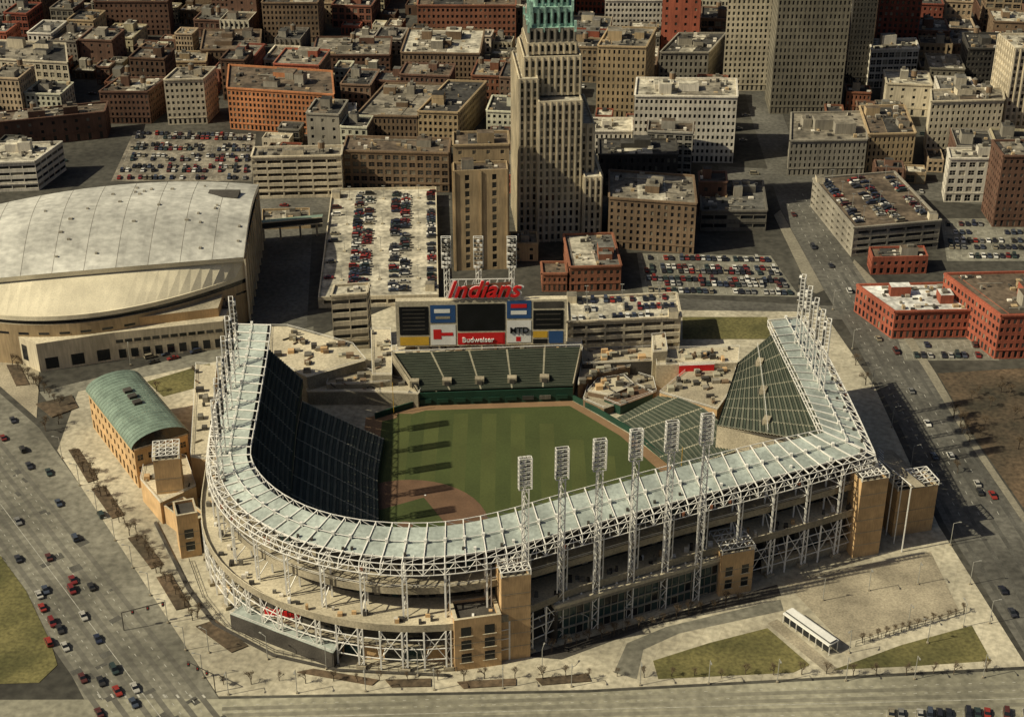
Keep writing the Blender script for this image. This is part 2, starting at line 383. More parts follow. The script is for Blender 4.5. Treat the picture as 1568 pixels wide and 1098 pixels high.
# infill city blocks
ga=math.radians(-7); ca,sa=math.cos(ga),math.sin(ga)
def tog(p): return (p.x*ca+p.y*sa,-p.x*sa+p.y*ca)
def fromg(x,y): return Vector((x*ca-y*sa,x*sa+y*ca,0))
def inpoly(p,poly):
    c=False;n=len(poly)
    for i in range(n):
        a=poly[i];d=poly[i-1]
        if (a.y>p.y)!=(d.y>p.y) and p.x<(d.x-a.x)*(p.y-a.y)/(d.y-a.y)+a.x: c=not c
    return c
EX=[[G(*p) for p in P] for P in ([(165,192),(400,196),(395,320),(160,285)],RR,[(1108,-60),(1132,-60),(1200,320),(1165,320)],
   [(-200,262),(420,262),(420,600),(-200,600)],[(790,300),(1300,255),(1300,500),(790,500)])]
boxes=[]
for Q in FOOT:
    g=[tog(p) for p in Q]; boxes.append((min(a for a,_ in g)-1.5,max(a for a,_ in g)+1.5,min(c for _,c in g)-1.5,max(c for _,c in g)+1.5))
def free(g,m=0): return not any(g[0]-m<q[1] and g[1]+m>q[0] and g[2]-m<q[3] and g[3]+m>q[2] for q in boxes)
def inf(g,h,cl=.9):
    Q=[fromg(g[0],g[2]),fromg(g[1],g[2]),fromg(g[1],g[3]),fromg(g[0],g[3])]
    c=(Q[0]+Q[2])/2
    if c.y<720 or any(inpoly(p,e) for e in EX for p in Q+[c]): return False
    b=MB(); wl=random.choice(['brick','dbrick','brown','tan','grey','dgrey','lime','dbrick','brown','brick','olive','cream','dbrick','dark','red','white'])
    body(b,Q,0,h,random.choice(WV[wl]),stv(random.choice(['win','win','win','win','big','grid','few','pier'])),RM[random.choice(['tar','gravel','gravel','brown','grey','tar','pale','tar'])],cl,side=random.choice(WV['dbrick']+WV['brown']) if R()<.4 else None)
    b.done('brick_building' if wl in('brick','dbrick','brown','red') else 'office_building'); return True
x=-560; cnt=0; col=0; newb=[]
while x<660:
    bw=14+16*R(); y=690; row=0
    while y<1400:
        bd=15+16*R(); g=(x,x+bw,y,y+bd)
        if free(g) and R()<.97:
            h=9+17*R()+(28*R() if R()<.33 and y>940 else 0)+(20*R() if y>1100 else 0)
            if inf(g,h): cnt+=1; newb.append(g)
        y+=bd+(.6 if row%3!=2 else 12); row+=1
    x+=bw+(.6 if col%3!=2 else 12); col+=1
boxes+=newb; n2=0
for _ in range(6000):
    if n2>170: break
    x=-420+900*R(); y=715+330*R(); g=(x,x+8+9*R(),y,y+8+8*R())
    if free(g,.8) and (int((x+560)/60)%2 or R()<.5):
        if inf(g,5+9*R(),1.2): n2+=1; boxes.append(g)
print('infill',cnt,n2)
# ---------------------------------------------------------------- STADIUM
stad=empty('baseball_stadium')
ZO,ZI,ZL,ZT=36.5,39.0,16.7,70.0
OO=[(362,498),(354,540),(345,585),(336,630),(330,672),(329,705),(340,745),(372,785),(430,820),(510,845),(600,857),(690,855),(780,841),(870,817),(960,792),(1060,765),(1180,735),(1330,695)]
II=[(410,500),(404,545),(396,590),(388,635),(380,675),(378,702),(391,730),(422,759),(472,785),(538,802),(612,809),(690,806),(768,791),(852,767),(940,743),(1040,717),(1150,690),(1262,664)]
def cat(P,m=8):
    out=[];n=len(P)
    for i in range(n-1):
        a=P[max(i-1,0)];b_=P[i];c=P[i+1];d=P[min(i+2,n-1)]
        for k in range(m):
            t=k/m; out.append(.5*((2*b_)+(c-a)*t+(2*a-5*b_+4*c-d)*t*t+(3*b_-a-3*c+d)*t**3))
    out.append(P[-1]); return out
def stations(OP,IP,step):
    O=cat([V(G(u,v,ZO),0) for u,v in OP]); I=cat([V(G(u,v,ZI),0) for u,v in IP])
    s=[0]
    for i in range(1,len(O)): s.append(s[-1]+(O[i]-O[i-1]).length)
    n=int(round(s[-1]/step)); out=[];j=0
    for k in range(n+1):
        t=s[-1]*k/n
        while j<len(s)-2 and s[j+1]<t: j+=1
        f=(t-s[j])/(s[j+1]-s[j]); o=O[j].lerp(O[j+1],f); i_=I[j].lerp(I[j+1],f)
        e=(i_-o); w=e.length; e.normalize(); out.append((o,e,w,t/s[-1]))
    return out
SM=stations(OO,II,6.2)
SR=stations([(1330,692),(1302,632),(1274,575),(1248,525),(1226,487)],[(1262,664),(1242,620),(1219,572),(1198,530),(1180,493)],6.2)
def ledge_off(t,main):
    if not main: return 2.5
    if t<.2: return 2.5+4.5*max(0,(t-.1)/.1)
    if t<.62: return 7.0
    return max(3.0,7.0-(t-.62)*60)
def canopy(S,nm):
    b=MB(); n=len(S)
    for i in range(n-1):
        o,e,w,t=S[i];o2,e2,w2,t2=S[i+1]
        a=V(o+e*.6,ZO);c=V(o2+e2*.6,ZO);d=V(o2+e2*w2,ZI);f=V(o+e*w,ZI); up=Vector((0,0,.35))
        g=.04
        A=a.lerp(c,g);C=c.lerp(a,g);D=d.lerp(f,g);F=f.lerp(d,g)
        m1=A.lerp(F,.5);m2=C.lerp(D,.5)
        b.q([A+up,C+up,m2+up,m1+up],panel); b.q([m1+up*1.3,m2+up*1.3,D+up*1.3,F+up*1.3],panel)
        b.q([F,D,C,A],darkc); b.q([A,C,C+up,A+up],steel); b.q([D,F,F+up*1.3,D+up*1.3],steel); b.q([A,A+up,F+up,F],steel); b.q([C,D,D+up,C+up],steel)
    b.done('canopy_roof_'+nm,stad)
    b=MB()
    for i in range(n):
        o,e,w,t=S[i]
        b.beam(V(o-e*2.2,ZO+.1),V(o+e*(w+1.5),ZI+1.0),.36,steel)
        b.beam(V(o-e*3.4,ZO-3.2),V(o+e*4,ZO-1.0),.28,steel)
        b.beam(V(o-e*3.4,ZO-3.2),V(o-e*2.2,ZO+.1),.28,steel)
        b.beam(V(o+e*(w+1.5),ZI+1.0),V(o+e*(w+1.2),ZI-1.6),.25,steel)
        b.beam(V(o+e*(w+1.2),ZI-1.6),V(o+e*(w-4),ZI-1.5),.25,steel)
        b.box(o+e*(w*.5),.9,.9,ZO+1.4,ZO+3.0,steel,0)
        if i<n-1:
            o2,e2,w2,_=S[i+1]
            om,em=(o+o2)/2,(e+e2)/2
            b.beam(V(om-em*2.2,ZO+.1),V(om+em*1.2,ZO+.9),.18,steel); b.beam(V(om-em*3.4,ZO-3.2),V(om-em*2.2,ZO+.1),.18,steel)
            ch=[(-2.2,ZO+.1),(-3.4,ZO-3.2),(.6,ZO+.6),(-2.8,ZO-1.6)]
            for s_,z_ in ch: b.beam(V(o+e*s_,z_),V(o2+e2*s_,z_),.28,steel)
            for s_,z_ in((w+1.5,ZI+1.0),(w*.5,ZI-.2),(w+1.2,ZI-1.6)): b.beam(V(o+e*s_,z_),V(o2+e2*(s_-w+w2),z_),.24,steel)
            p1,p2=V(o-e*2.2,ZO+.1),V(o2-e2*2.2,ZO+.1); q1,q2=V(o-e*3.4,ZO-3.2),V(o2-e2*3.4,ZO-3.2)
            pm=(p1+p2)/2; b.beam(q1,pm,.2,steel); b.beam(pm,q2,.2,steel)
            b.beam(V(o-e*2.2,ZO+.1),V(o2+e2*.6,ZO+.6),.18,steel)
            b.beam(V(o+e*(w+1.5),ZI+1),V(o2+e2*(w2+1.2),ZI-1.6),.18,steel)
            if R()<.7: b.box(V(o.lerp(o2,R())+e*(1+2*R()),0),.8,.8,ZO+.4,ZO+1.6,random.choice([darkc,steel,darkc]))
            if R()<.9: b.box(V(o.lerp(o2,R())-e*(2.2+R()),0),.8,.8,ZO-2.8,ZO-1.6,random.choice([darkc,WM['brick'],darkc]))
        if i%2==0:
            for s_ in(-2.4,3.2): b.beam(V(o+e*s_,ZL),V(o+e*s_,ZO-1.5),.65,steel)
            for za,zb,sa_,sb_ in((17,23,-2.4,3.2),(23,29,3.2,-2.4),(29,35,-2.4,3.2)): b.beam(V(o+e*sa_,za),V(o+e*sb_,zb),.28,steel)
            for za in(23,29): b.beam(V(o-e*2.4,za),V(o+e*3.2,za),.32,steel)
            tt=(S[min(i+1,n-1)][0]-S[max(i-1,0)][0]).normalized()
            b.beam(V(o-e*2.4+tt*1.3,ZL),V(o-e*2.4+tt*1.3,ZO-3),.4,steel)
            for k in range(4): b.beam(V(o-e*2.4,ZL+k*4.2),V(o-e*2.4+tt*1.3,ZL+k*4.2+2),.2,steel)
    b.done('steel_frame_'+nm,stad)
def rail(b,p,q,h=1.1):
    b.beam(p+Vector((0,0,h)),q+Vector((0,0,h)),.12,steel); b.beam(p+Vector((0,0,h*.5)),q+Vector((0,0,h*.5)),.08,steel)
def strip(b,S,fa,fb,za,zb,m,i0=0,i1=None):
    for i in range(i0,(i1 or len(S))-1):
        o,e,w,t=S[i];o2,e2,w2,t2=S[i+1]
        A=fa(i) if callable(fa) else fa; A2=fa(i+1) if callable(fa) else fa
        B=fb(i) if callable(fb) else fb; B2=fb(i+1) if callable(fb) else fb
        b.q([V(o+e*A,za),V(o2+e2*A2,za),V(o2+e2*B2,zb),V(o+e*B,zb)],m)
def concourse(S,main,nm):
    b=MB(); n=len(S); off=lambda i:-ledge_off(S[i][3],main)
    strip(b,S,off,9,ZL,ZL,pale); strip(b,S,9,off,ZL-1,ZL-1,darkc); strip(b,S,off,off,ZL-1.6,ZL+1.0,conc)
    strip(b,S,lambda i:off(i)+.35,lambda i:off(i)+.35,ZL+1.0,ZL,conc); strip(b,S,off,lambda i:off(i)+.35,ZL+1.0,ZL+1.0,pale)
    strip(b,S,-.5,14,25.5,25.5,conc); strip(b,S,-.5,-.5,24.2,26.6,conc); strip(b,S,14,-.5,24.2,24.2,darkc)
    for i in range(n-1):
        o,e,w,t=S[i];o2,e2,w2,t2=S[i+1]
        for (za,zb,s_) in((ZL+.1,24.1,7.5),(25.6,33.5,8.5)):
            b.q([V(o+e*s_,za),V(o2+e2*s_,za),V(o2+e2*s_,zb),V(o+e*s_,zb)],darkc)
            for k in range(2):
                a=V(o+e*(s_-.15),0).lerp(V(o2+e2*(s_-.15),0),.1+k*.45); c=V(o+e*(s_-.15),0).lerp(V(o2+e2*(s_-.15),0),.42+k*.45)
                b.q([V(a,za+.4),V(c,za+.4),V(c,za+3.2),V(a,za+3.2)],random.choice([gl2,conc,glg,WM['dgrey'],gl1,gl1]))
        s_=off(i)+4.5; s2=off(i+1)+4.5
        mm=random.choice([gl1,darkc,tanb,glg,gl2,gl1])
        b.q([V(o+e*s_,0),V(o2+e2*s2,0),V(o2+e2*s2,7),V(o+e*s_,7)],mm)
        b.q([V(o+e*s_,7),V(o2+e2*s2,7),V(o2+e2*s2,8.2),V(o+e*s_,8.2)],conc)
        b.q([V(o+e*s_,8.2),V(o2+e2*s2,8.2),V(o2+e2*s2,ZL-1),V(o+e*s_,ZL-1)],random.choice([darkc,gl1,darkc]))
        strip(b,S,s_-3.2,s_,8.25,8.25,conc,i,i+2)
        rail(b,V(o+e*-.5,26.6),V(o2+e2*-.5,26.6))
        for k in range(3):
            if R()<.6:
                P=V(o+e*(off(i)+1.5+R()*4),0)+(o2-o)*R(); b.box(P,.6+R(),.6+R(),ZL,ZL+.8+1.4*R(),random.choice([steel,tanb,darkc,WM['dgrey'],WM['white'],darkc]))
    b.done('concourse_'+nm,stad)
    b=MB()
    for i in range(n):
        o,e,w,t=S[i]; p=o+e*(off(i)+.1); tt=(S[min(i+1,n-1)][0]-S[max(i-1,0)][0]).normalized()
        b.beam(V(p,0),V(p,ZL-1.6),.6,steel)
        if i%2==0:
            b.beam(V(p+tt*1.5,0),V(p+tt*1.5,ZL-1.6),.5,steel)
            for k in range(5): b.beam(V(p+tt*(1.5 if k%2 else 0),k*3),V(p+tt*(0 if k%2 else 1.5),k*3+3),.25,steel)
            b.beam(V(p-e*.6,0),V(p+e*3,9),.35,steel); b.box(p+tt*.7,3,2,0.1,1.3,conc,math.atan2(tt.y,tt.x))
        else:
            b.beam(V(p,3),V(p+e*2.5+tt*2,10),.25,steel); b.beam(V(p,3),V(p+e*2.5-tt*2,10),.25,steel)
        if i<n-1:
            o2,e2,w2,t2=S[i+1]; p2=o2+e2*(off(i+1)+.1)
            for zz_ in(4.5,8.5,12): b.beam(V(p,zz_),V(p2,zz_),.3,steel)
            if i%2==1:
                b.beam(V(p,4.5),V(p2,ZL-1.6),.24,steel); b.beam(V(p2,4.5),V(p,ZL-1.6),.24,steel)
            b.beam(V(p,8.5),V(p+e*4,ZL-1.2),.25,steel)
    b.done('facade_frame_'+nm,stad)
def seats(b,bot,top,nr,every=2,first=0,aw=.1):
    n=len(bot)
    for i in range(n-1):
        ais=((i+first)%every==0)
        for r in range(nr):
            t0=r/nr;t1=(r+1)/nr
            a=bot[i].lerp(top[i],t0);c=bot[i+1].lerp(top[i+1],t0);a1=bot[i].lerp(top[i],t1);c1=bot[i+1].lerp(top[i+1],t1)
            rz=a1.z-a.z
            if ais:
                am=a.lerp(c,aw);am1=a1.lerp(c1,aw)
                b.q([a,am,V(am,am.z+rz),V(a,a.z+rz)],aislem); b.q([V(a,a.z+rz),V(am,am.z+rz),am1,a1],aislem); a,a1=am,am1
            b.q([a,c,V(c,c.z+rz*1.6),V(a,a.z+rz*1.6)],seatg)
            b.q([V(a,a.z+rz),V(c,c.z+rz),V(c1,c.z+rz),V(a1,a.z+rz)],seatc if r%2 else seatg)
canopy(SM,'main'); canopy(SR,'right'); concourse(SM,True,'main'); concourse(SR,False,'right')
b=MB()
def lowoff(t): return 62 if t<.18 else (62-(t-.18)*180 if t<.3 else (40 if t<.5 else min(50,40+(t-.5)*60)))
ub=[V(o+e*28,19) for o,e,w,t in SM]; ut=[V(o+e*5,35.3) for o,e,w,t in SM]
seats(b,ub,ut,26)
seats(b,[V(o+e*lowoff(t),1.6) for o,e,w,t in SM],[V(o+e*25,10) for o,e,w,t in SM],28,2)
b.done('seating_main',stad)
b=MB()
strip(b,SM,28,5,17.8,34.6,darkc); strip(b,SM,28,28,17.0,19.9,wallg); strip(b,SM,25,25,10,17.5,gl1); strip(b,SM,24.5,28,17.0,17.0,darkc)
strip(b,SM,lambda i:lowoff(SM[i][3])+.2,lambda i:lowoff(SM[i][3])+.2,0,2.2,wallg)
for zz_ in(10.2,13.6): strip(b,SM,24.9,27,zz_,zz_,conc); strip(b,SM,27,27,zz_-.6,zz_+.7,conc)
o,e,w,t=SM[0]
b.q([V(o-e*2,0),V(o+e*62,0),V(o+e*62,1.6),V(o+e*27,9.5),V(o+e*27,17),V(o+e*28,19.5),V(o+e*5,35),V(o-e*2,34)],conc)
o,e,w,t=SM[-1]; b.q([V(o,0),V(o+e*28,0),V(o+e*28,19),V(o+e*5,34)],conc)
b.done('stand_walls',stad)
b=MB(); nR=len(SR); 
topR=[V(o+e*(w*.55),36.0) for o,e,w,t in SR]
B2,B1=G(1098,652,19),G(1130,556,21)
botR=[B2.lerp(B1,s[3]) for s in SR]
seats(b,botR,topR,38,2,0,.08)
lb=[G(1035,722,1.8),G(1000,690,1.8),G(972,662,1.8),G(945,640,1.8)]; lt=[G(1130,690,13),G(1110,652,12),G(1078,625,10),G(1020,600,8)]
def dens(P,n=3):
    o=[]
    for i in range(len(P)-1):
        for k in range(n): o.append(P[i].lerp(P[i+1],k/n))
    return o+[P[-1]]
seats(b,dens(lb),dens(lt),28,2)
b.done('seating_right',stad)
b=MB()
for i in range(nR-1):
    p,q=botR[i],botR[i+1]
    b.q([V(p,p.z-3),V(q,q.z-3),V(q,q.z+.9),V(p,p.z+.9)],conc)
    a=V(p,p.z-3);c=V(q,q.z-3);out=Vector((5,0,0)); b.q([a+out,c+out,c,a],darkc); b.q([V(p,0)+out,V(q,0)+out,c+out,a+out],darkc)
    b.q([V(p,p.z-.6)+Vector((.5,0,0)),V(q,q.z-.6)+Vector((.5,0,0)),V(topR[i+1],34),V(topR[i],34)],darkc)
for i in(0,nR-1):
    b.q([V(botR[i],0),V(botR[i],botR[i].z),V(topR[i],35.8),V(SR[i][0],35),V(SR[i][0],0)],conc)
for k in range(3):
    i=min(int((k+.5)*nR/3.2),nR-1); P=botR[i].lerp(topR[i],.42); b.box(P,3.4,2.4,P.z-.5,P.z+1.8,conc,1.2); b.box(P-Vector((1.75,0,0)),.1,1.6,P.z-.5,P.z+1.3,darkc)
for i in range(nR-1): rail(b,botR[i].lerp(topR[i],.42),botR[i+1].lerp(topR[i+1],.42),1.8)
b.done('stand_walls_right',stad)
flat('playing_field',[(560,640),(600,632),(648,621),(876,614),(912,634),(962,664),(1040,725),(1060,900),(530,910)],.16,track,stad)
b=MB(); b.q([V(G(u,v),.19) for u,v in [(585,646),(610,640),(652,629),(872,622),(900,638),(950,668),(1020,730),(1040,890),(560,890)]],grassf); b.done('outfield_grass',stad)
hm=G(590,852); fr=(G(1010,728)-hm); fr.z=0; fr.normalize(); fl=Vector((-fr.y,fr.x,0))
md=hm+(fr+fl)*13
b=MB(); N_=40; b.q([V(md+Vector((math.cos(a)*29,math.sin(a)*29,0)),.22) for a in [2*math.pi*i/N_ for i in range(N_)]],dirt)
b.q([V(hm+fr*s+fl*t,.25) for s,t in((2,2),(26,2),(26,26),(2,26))],grassf)
b.q([V(md+Vector((math.cos(a)*2.7,math.sin(a)*2.7,0)),.3) for a in [2*math.pi*i/16 for i in range(16)]],dirt)
for s,t in((27,.5),(27,27),(.5,27)): b.box(hm+fr*s+fl*t,.6,.6,.26,.36,white)
for d_ in(fr,fl):
    n_=Vector((-d_.y,d_.x,0))*.08; b.q([V(hm-n_,.27),V(hm+d_*98-n_,.27),V(hm+d_*98+n_,.27),V(hm+n_,.27)],lanep)
b.done('infield',stad)
b=MB(); gr2=mat('ball_grass_light',(.068,.080,.022),.95,.14,.05,1.5)
y0=G(600,800).y; y1=G(700,628).y-3
for i in range(9):
    s=i*11.0; P=G(600,640)+Vector((s+2,0,0))
    b.q([(P.x,y0,.2),(P.x+5.5,y0,.2),(P.x+5.5,y1-max(0,(s-48))*1.05,.2),(P.x,y1-max(0,(s-48))*1.05,.2)],gr2)
b.done('mowing_stripes',stad)
b=MB()
for (u,v) in((1042,735),(603,634)):
    P=G(u,v); b.beam(V(P,0),V(P,14),.25,yel)
b.done('foul_poles',stad)
b=MB()
W1,W2=G(640,622),G(877,614)
def wallp(P,z,m,th=.5):
    for i in range(len(P)-1):
        d=(P[i+1]-P[i]).normalized(); n=Vector((-d.y,d.x,0))*th
        b.prism([P[i],P[i+1],P[i+1]+n,P[i]+n],0.1,z,m)
wallp([W1,W2],5.8,wallg); wallp([G(877,614),G(914,634),G(965,664),G(1035,722)],2.6,wallg); wallp([G(575,642),G(600,634),W1],2.6,wallg)
for i in range(9):
    P=W1.lerp(W2,.05+i*.11); b.box(P-Vector((0,.35,0)),4.4,.3,1.5,3.2,random.choice([wallg,WM['dgrey'],gl2,wallg,wallg,wallg]),math.atan2((W2-W1).y,(W2-W1).x))
b.done('outfield_wall',stad)
b=MB(); n=10
T1,T2=G(600,541,15),G(890,531,15)
bot=[V(W1.lerp(W2,i/n)+Vector((0,1,0)),6.2) for i in range(n+1)]; top=[T1.lerp(T2,i/n) for i in range(n+1)]
seats(b,bot,top,30,2,0,.1)
b.q([V(W1,0),V(W1,6.2),T1,V(T1,0)],conc); b.q([V(W2,0),V(T2,0),T2,V(W2,6.2)],conc); b.q([V(T1,0),T1,T2,V(T2,0)],conc)
for a,c in((bot[0],top[0]),(bot[-1],top[-1])): b.beam(a+Vector((0,0,1)),c+Vector((0,0,1)),.5,conc)
for i in range(5):
    P=bot[2*i].lerp(top[2*i],.2)+Vector((.8,0,0)); b.box(P,3.6,2.6,P.z-1,P.z+1.7,conc); b.box(P-Vector((0,1.4,0)),2.0,.3,P.z-1,P.z+1.1,darkc)
b.beam(T1+Vector((0,0,1)),T2+Vector((0,0,1)),.3,steel)
b.done('bleachers',stad)
def deck(name,px,z,ms,mt,parent=stad,clut=0):
    b=MB(); P=[V(G(u,v,z),0) for u,v in px]; b.prism(P,0,z,ms,mt)
    n=len(P)
    for i in range(n): rail(b,V(P[i],z),V(P[(i+1)%n],z),1.0)
    c=sum(P,Vector())/n
    for _ in range(clut):
        q=P[random.randrange(n)].lerp(c,.15+.8*R()); b.box(q,.8+2.4*R(),.8+2*R(),z,z+.6+1.6*R(),random.choice([WM['grey'],conc,darkc,tanb,WM['dgrey'],aislem,WM['brown']]),.1)
    for _ in range(clut//2):
        q=P[random.randrange(n)].lerp(c,.1+.8*R()); q2=q+Vector((6*R()-3,6*R()-3,0)); b.beam(V(q,z+.4),V(q2,z+.4),.5,random.choice([conc,darkc,WM['brown']]))
    return b.done(name,parent)
deck('left_concourse_deck',[(412,548),(470,578),(560,552),(540,528),(440,500),(414,500)],12,conc,pale,clut=34)
deck('left_terrace',[(470,600),(560,600),(640,604),(650,590),(600,578),(568,560),(470,585)],6,conc,pale,clut=26)
deck('left_terrace_step',[(500,590),(560,588),(600,585),(585,574),(560,566),(505,575)],8,conc,conc,clut=8)
deck('left_terrace_upper',[(570,575),(600,575),(600,545),(598,505),(568,505)],11,conc,pale,clut=10)
deck('picnic_plaza',[(893,612),(925,626),(1005,600),(1000,580),(960,568),(905,578)],3.2,WM['brown'],conc,clut=24)
deck('bullpen',[(925,612),(950,622),(1000,603),(975,590)],4.0,wallg,dirt,clut=8)
deck('picnic_terrace',[(885,590),(905,575),(965,562),(960,550),(890,560)],7,WM['brown'],conc,clut=18)
deck('picnic_terrace_step',[(900,600),(930,606),(970,590),(955,576),(915,582)],5,WM['brown'],pale,clut=10)
deck('right_field_plaza',[(1010,602),(1098,628),(1128,585),(1125,560),(1060,560),(1030,585)],8.5,tanb,conc,clut=30)
deck('right_concourse_building',[(1005,560),(1130,556),(1132,532),(1005,535)],11,pale,pale,clut=18)
deck('sign_wall',[(1040,560),(1094,558),(1094,557),(1040,559)],11.3,redm,white)
deck('gate_pavilion',[(1000,540),(1022,538),(1018,512),(998,514)],15,pale,pale,clut=2)
deck('center_concourse',[(600,548),(892,538),(890,522),(600,532)],13,conc,pale,clut=22)
deck('center_building',[(892,558),(1000,553),(1000,532),(892,536)],9,darkc,conc,clut=18)
deck('left_podium',[(292,700),(318,705),(332,560),(300,558)],17,tanb,pale,clut=8)
deck('entry_canopy',[(352,940),(420,966),(510,1000),(524,978),(440,952),(372,925)],6,darkc,panel)
b=MB();
for i in range(10):
    P=G(408,940,9).lerp(G(462,948,9),i/9); b.box(P,1.0,.4,9,10.6+R(),redm)
b.beam(G(404,941,9),G(466,949,9),.4,steel); b.beam(G(404,941,9),V(G(404,941,9),0),.4,steel); b.beam(G(466,949,9),V(G(466,949,9),0),.4,steel)
b.done('entrance_sign')
def gate(name,uL,vL,uR,vR,vt,depth,crown=True,openings=0,mats_=tanb,rot=0):
    A=G(uL,vL);B=G(uR,vR);z=zat(A,vt);d=(B-A);w=d.length;d.normalize();n=Vector((-d.y,d.x,0))
    Q=[A,B,B+n*depth,A+n*depth]; b=MB()
    b.prism(Q,0,z-1,mats_,darkc)
    for zz_ in range(1,int(z/5)):
        for i in range(4):
            p,q=Q[i],Q[(i+1)%4]; dd=(q-p).normalized(); nn=Vector((dd.y,-dd.x,0))*.06
            b.q([V(p+nn,zz_*5),V(q+nn,zz_*5),V(q+nn,zz_*5+.25),V(p+nn,zz_*5+.25)],conc)
    I=[lerpq(Q,.08,.08),lerpq(Q,.92,.08),lerpq(Q,.92,.92),lerpq(Q,.08,.92)]
    for i in range(4):
        j=(i+1)%4; b.q([V(Q[i],z-1),V(Q[j],z-1),V(Q[j],z),V(Q[i],z)],mats_); b.q([V(Q[i],z),V(Q[j],z),V(I[j],z),V(I[i],z)],pale); b.q([V(I[i],z),V(I[j],z),V(I[j],z-1),V(I[i],z-1)],mats_)
    for k in range(openings):
        s=(k+.5)/openings; P=A+d*w*s-n*.05
        for zz_ in range(3,int(z)-4,5):
            b.q([V(P-d*w*.13/ (openings*.6),zz_),V(P+d*w*.13/(openings*.6),zz_),V(P+d*w*.13/(openings*.6),zz_+3.4),V(P-d*w*.13/(openings*.6),zz_+3.4)],gl1)
            b.beam(V(P-d*w*.15,zz_-.1)-n*.1,V(P+d*w*.15,zz_-.1)-n*.1,.25,pale)
    if crown:
        for k in range(5):
            f=k/4; zt=z+1.8
            b.beam(V(lerpq(Q,f,0),zt),V(lerpq(Q,f,1),zt),.3,steel); b.beam(V(lerpq(Q,0,f),zt),V(lerpq(Q,1,f),zt),.3,steel)
            if k<4:
                for j in range(4): b.beam(V(lerpq(Q,f,j/4),zt),V(lerpq(Q,f+.25,(j+1)/4),zt),.22,steel)
        for p in Q: b.beam(V(p,z),V(p,z+1.8),.4,steel)
    return b.done(name)
gate('brick_gate_tower',768,1012,812,1006,885,9)
gate('brick_gatehouse',697,1028,768,1018,950,10,False,2)
gate('brick_gate_tower',1101,914,1150,905,850,11,True,2)
gate('brick_gate_tower',1305,855,1345,848,738,8)
gate('brick_gate_tower',1365,822,1426,812,752,9)
gate('brick_gate_tower',245,790,285,786,706,10)
gate('brick_gatehouse',278,856,310,850,790,9,False,1)
gate('brick_gatehouse',252,800,290,830,772,8,False,1)
def barrel():
    A=G(143,655);B=G(213,748)
    z=zat(A,598); C=V(G(290,668,z),0)
    d=(B-A).normalized(); n=Vector((-d.y,d.x,0)); 
    if (C-B).dot(n)<0: n=-n
    w=(C-B).dot(n); w=max(12,min(w,22)); L=(B-A).length
    Q=[A,B,B+n*w,A+n*w]
    b=MB(); 
    for i in range(4): facade(b,Q[i],Q[(i+1)%4],0,z,tanb,(4.2,4.6,.5,.5,'win'),[gl1,gl1,gl2])
    N2=14; rows=[]
    for i in range(N2+1):
        a=math.pi*i/N2; off=w/2-math.cos(a)*(w/2+.8); zz_=z+math.sin(a)*5
        rows.append((off,zz_))
    NS=24
    for i in range(N2):
        for j in range(NS):
            s0=L*j/NS;s1=L*(j+1)/NS-.15
            p=[A+d*s0+n*rows[i][0],A+d*s1+n*rows[i][0],A+d*s1+n*rows[i+1][0],A+d*s0+n*rows[i+1][0]]
            b.q([V(p[0],rows[i][1]),V(p[1],rows[i][1]),V(p[2],rows[i+1][1]),V(p[3],rows[i+1][1])],greenr)
    for s in(0.1,L-.1):
        b.q([V(A+d*s+n*r[0],r[1]-.1) for r in rows],gl1)
        b.beam(V(A+d*s,z),V(A+d*s+n*w,z),.6,pale)
    for k in range(3): b.box(A+d*(L*.35+k*5)+n*w*.5,2.6,3,z+4.5,z+6,darkc,math.atan2(d.y,d.x))
    return b.done('office_building_with_barrel_roof')
barrel()
deck('lower_wing',[(215,735),(245,770),(300,745),(285,700),(225,690)],9,tanb,pale,None,12)
def gallery():
    A=G(850,982);B=G(1097,908);z=zat(A,925);d=(B-A).normalized();n=Vector((-d.y,d.x,0));w=17
    b=MB(); Q=[A,B,B+n*w,A+n*w]
    for i in range(4): facade(b,Q[i],Q[(i+1)%4],0,z-1.2,WM['grey'],(2.4,3.9,.92,.9,'band'),[glg,gl1,glg])
    b.prism([A-n*.8-d*.8,B-n*.8,B+n*w,A+n*w-d*.8],z-1.2,z,pale,pale,True)
    for k in range(16): b.box(A+d*((B-A).length*(k+.5)/16)+n*(3+10*R()),1+2*R(),1.2,z,z+.8+R(),random.choice([WM['grey'],conc,darkc]),math.atan2(d.y,d.x))
    b.done('glass_gallery_building')
    b=MB(); A=G(818,960);B=G(852,985); b.prism([A,B,B+Vector((6,22,0)),A+Vector((2,24,0))],0,11,darkc,conc); b.done('service_wing',stad)
gallery()
b=MB()
P,Q_=G(1165,880),G(1300,842)
for i in range(13):
    p=P.lerp(Q_,i/12)+Vector((0,4,0)); b.beam(V(p,0),V(p,15),.6,steel); b.beam(V(p+Vector((0,5,0)),0),V(p+Vector((0,5,0)),15),.5,steel)
    if i<12:
        q=P.lerp(Q_,(i+1)/12)+Vector((0,4,0))
        for z_ in(5,10,15): b.beam(V(p,z_),V(q,z_),.4,steel)
        b.beam(V(p,0),V(q,10),.25,steel)
b.prism([P,Q_,Q_+Vector((0,2,0)),P+Vector((0,2,0))],0,4.5,conc,pale); b.prism([P+Vector((0,10,0)),Q_+Vector((0,10,0)),Q_+Vector((0,12,0)),P+Vector((0,12,0))],0,14,darkc,conc)
b.done('exit_ramp_frame',stad)
b=MB()
for k in range(5):
    A=G(1345,690+k*4,4+k*5);B=G(1395,735+k*3,6+k*5); nrm=Vector((5,1,0))
    b.q([A,B,B+nrm,A+nrm],conc); b.beam(A+Vector((0,0,1)),B+Vector((0,0,1)),.3,steel)
    for f in(0,.25,.5,.75,1): p=A.lerp(B,f); b.beam(p,V(p,0),.4,steel)
b.done('pedestrian_ramp',stad)
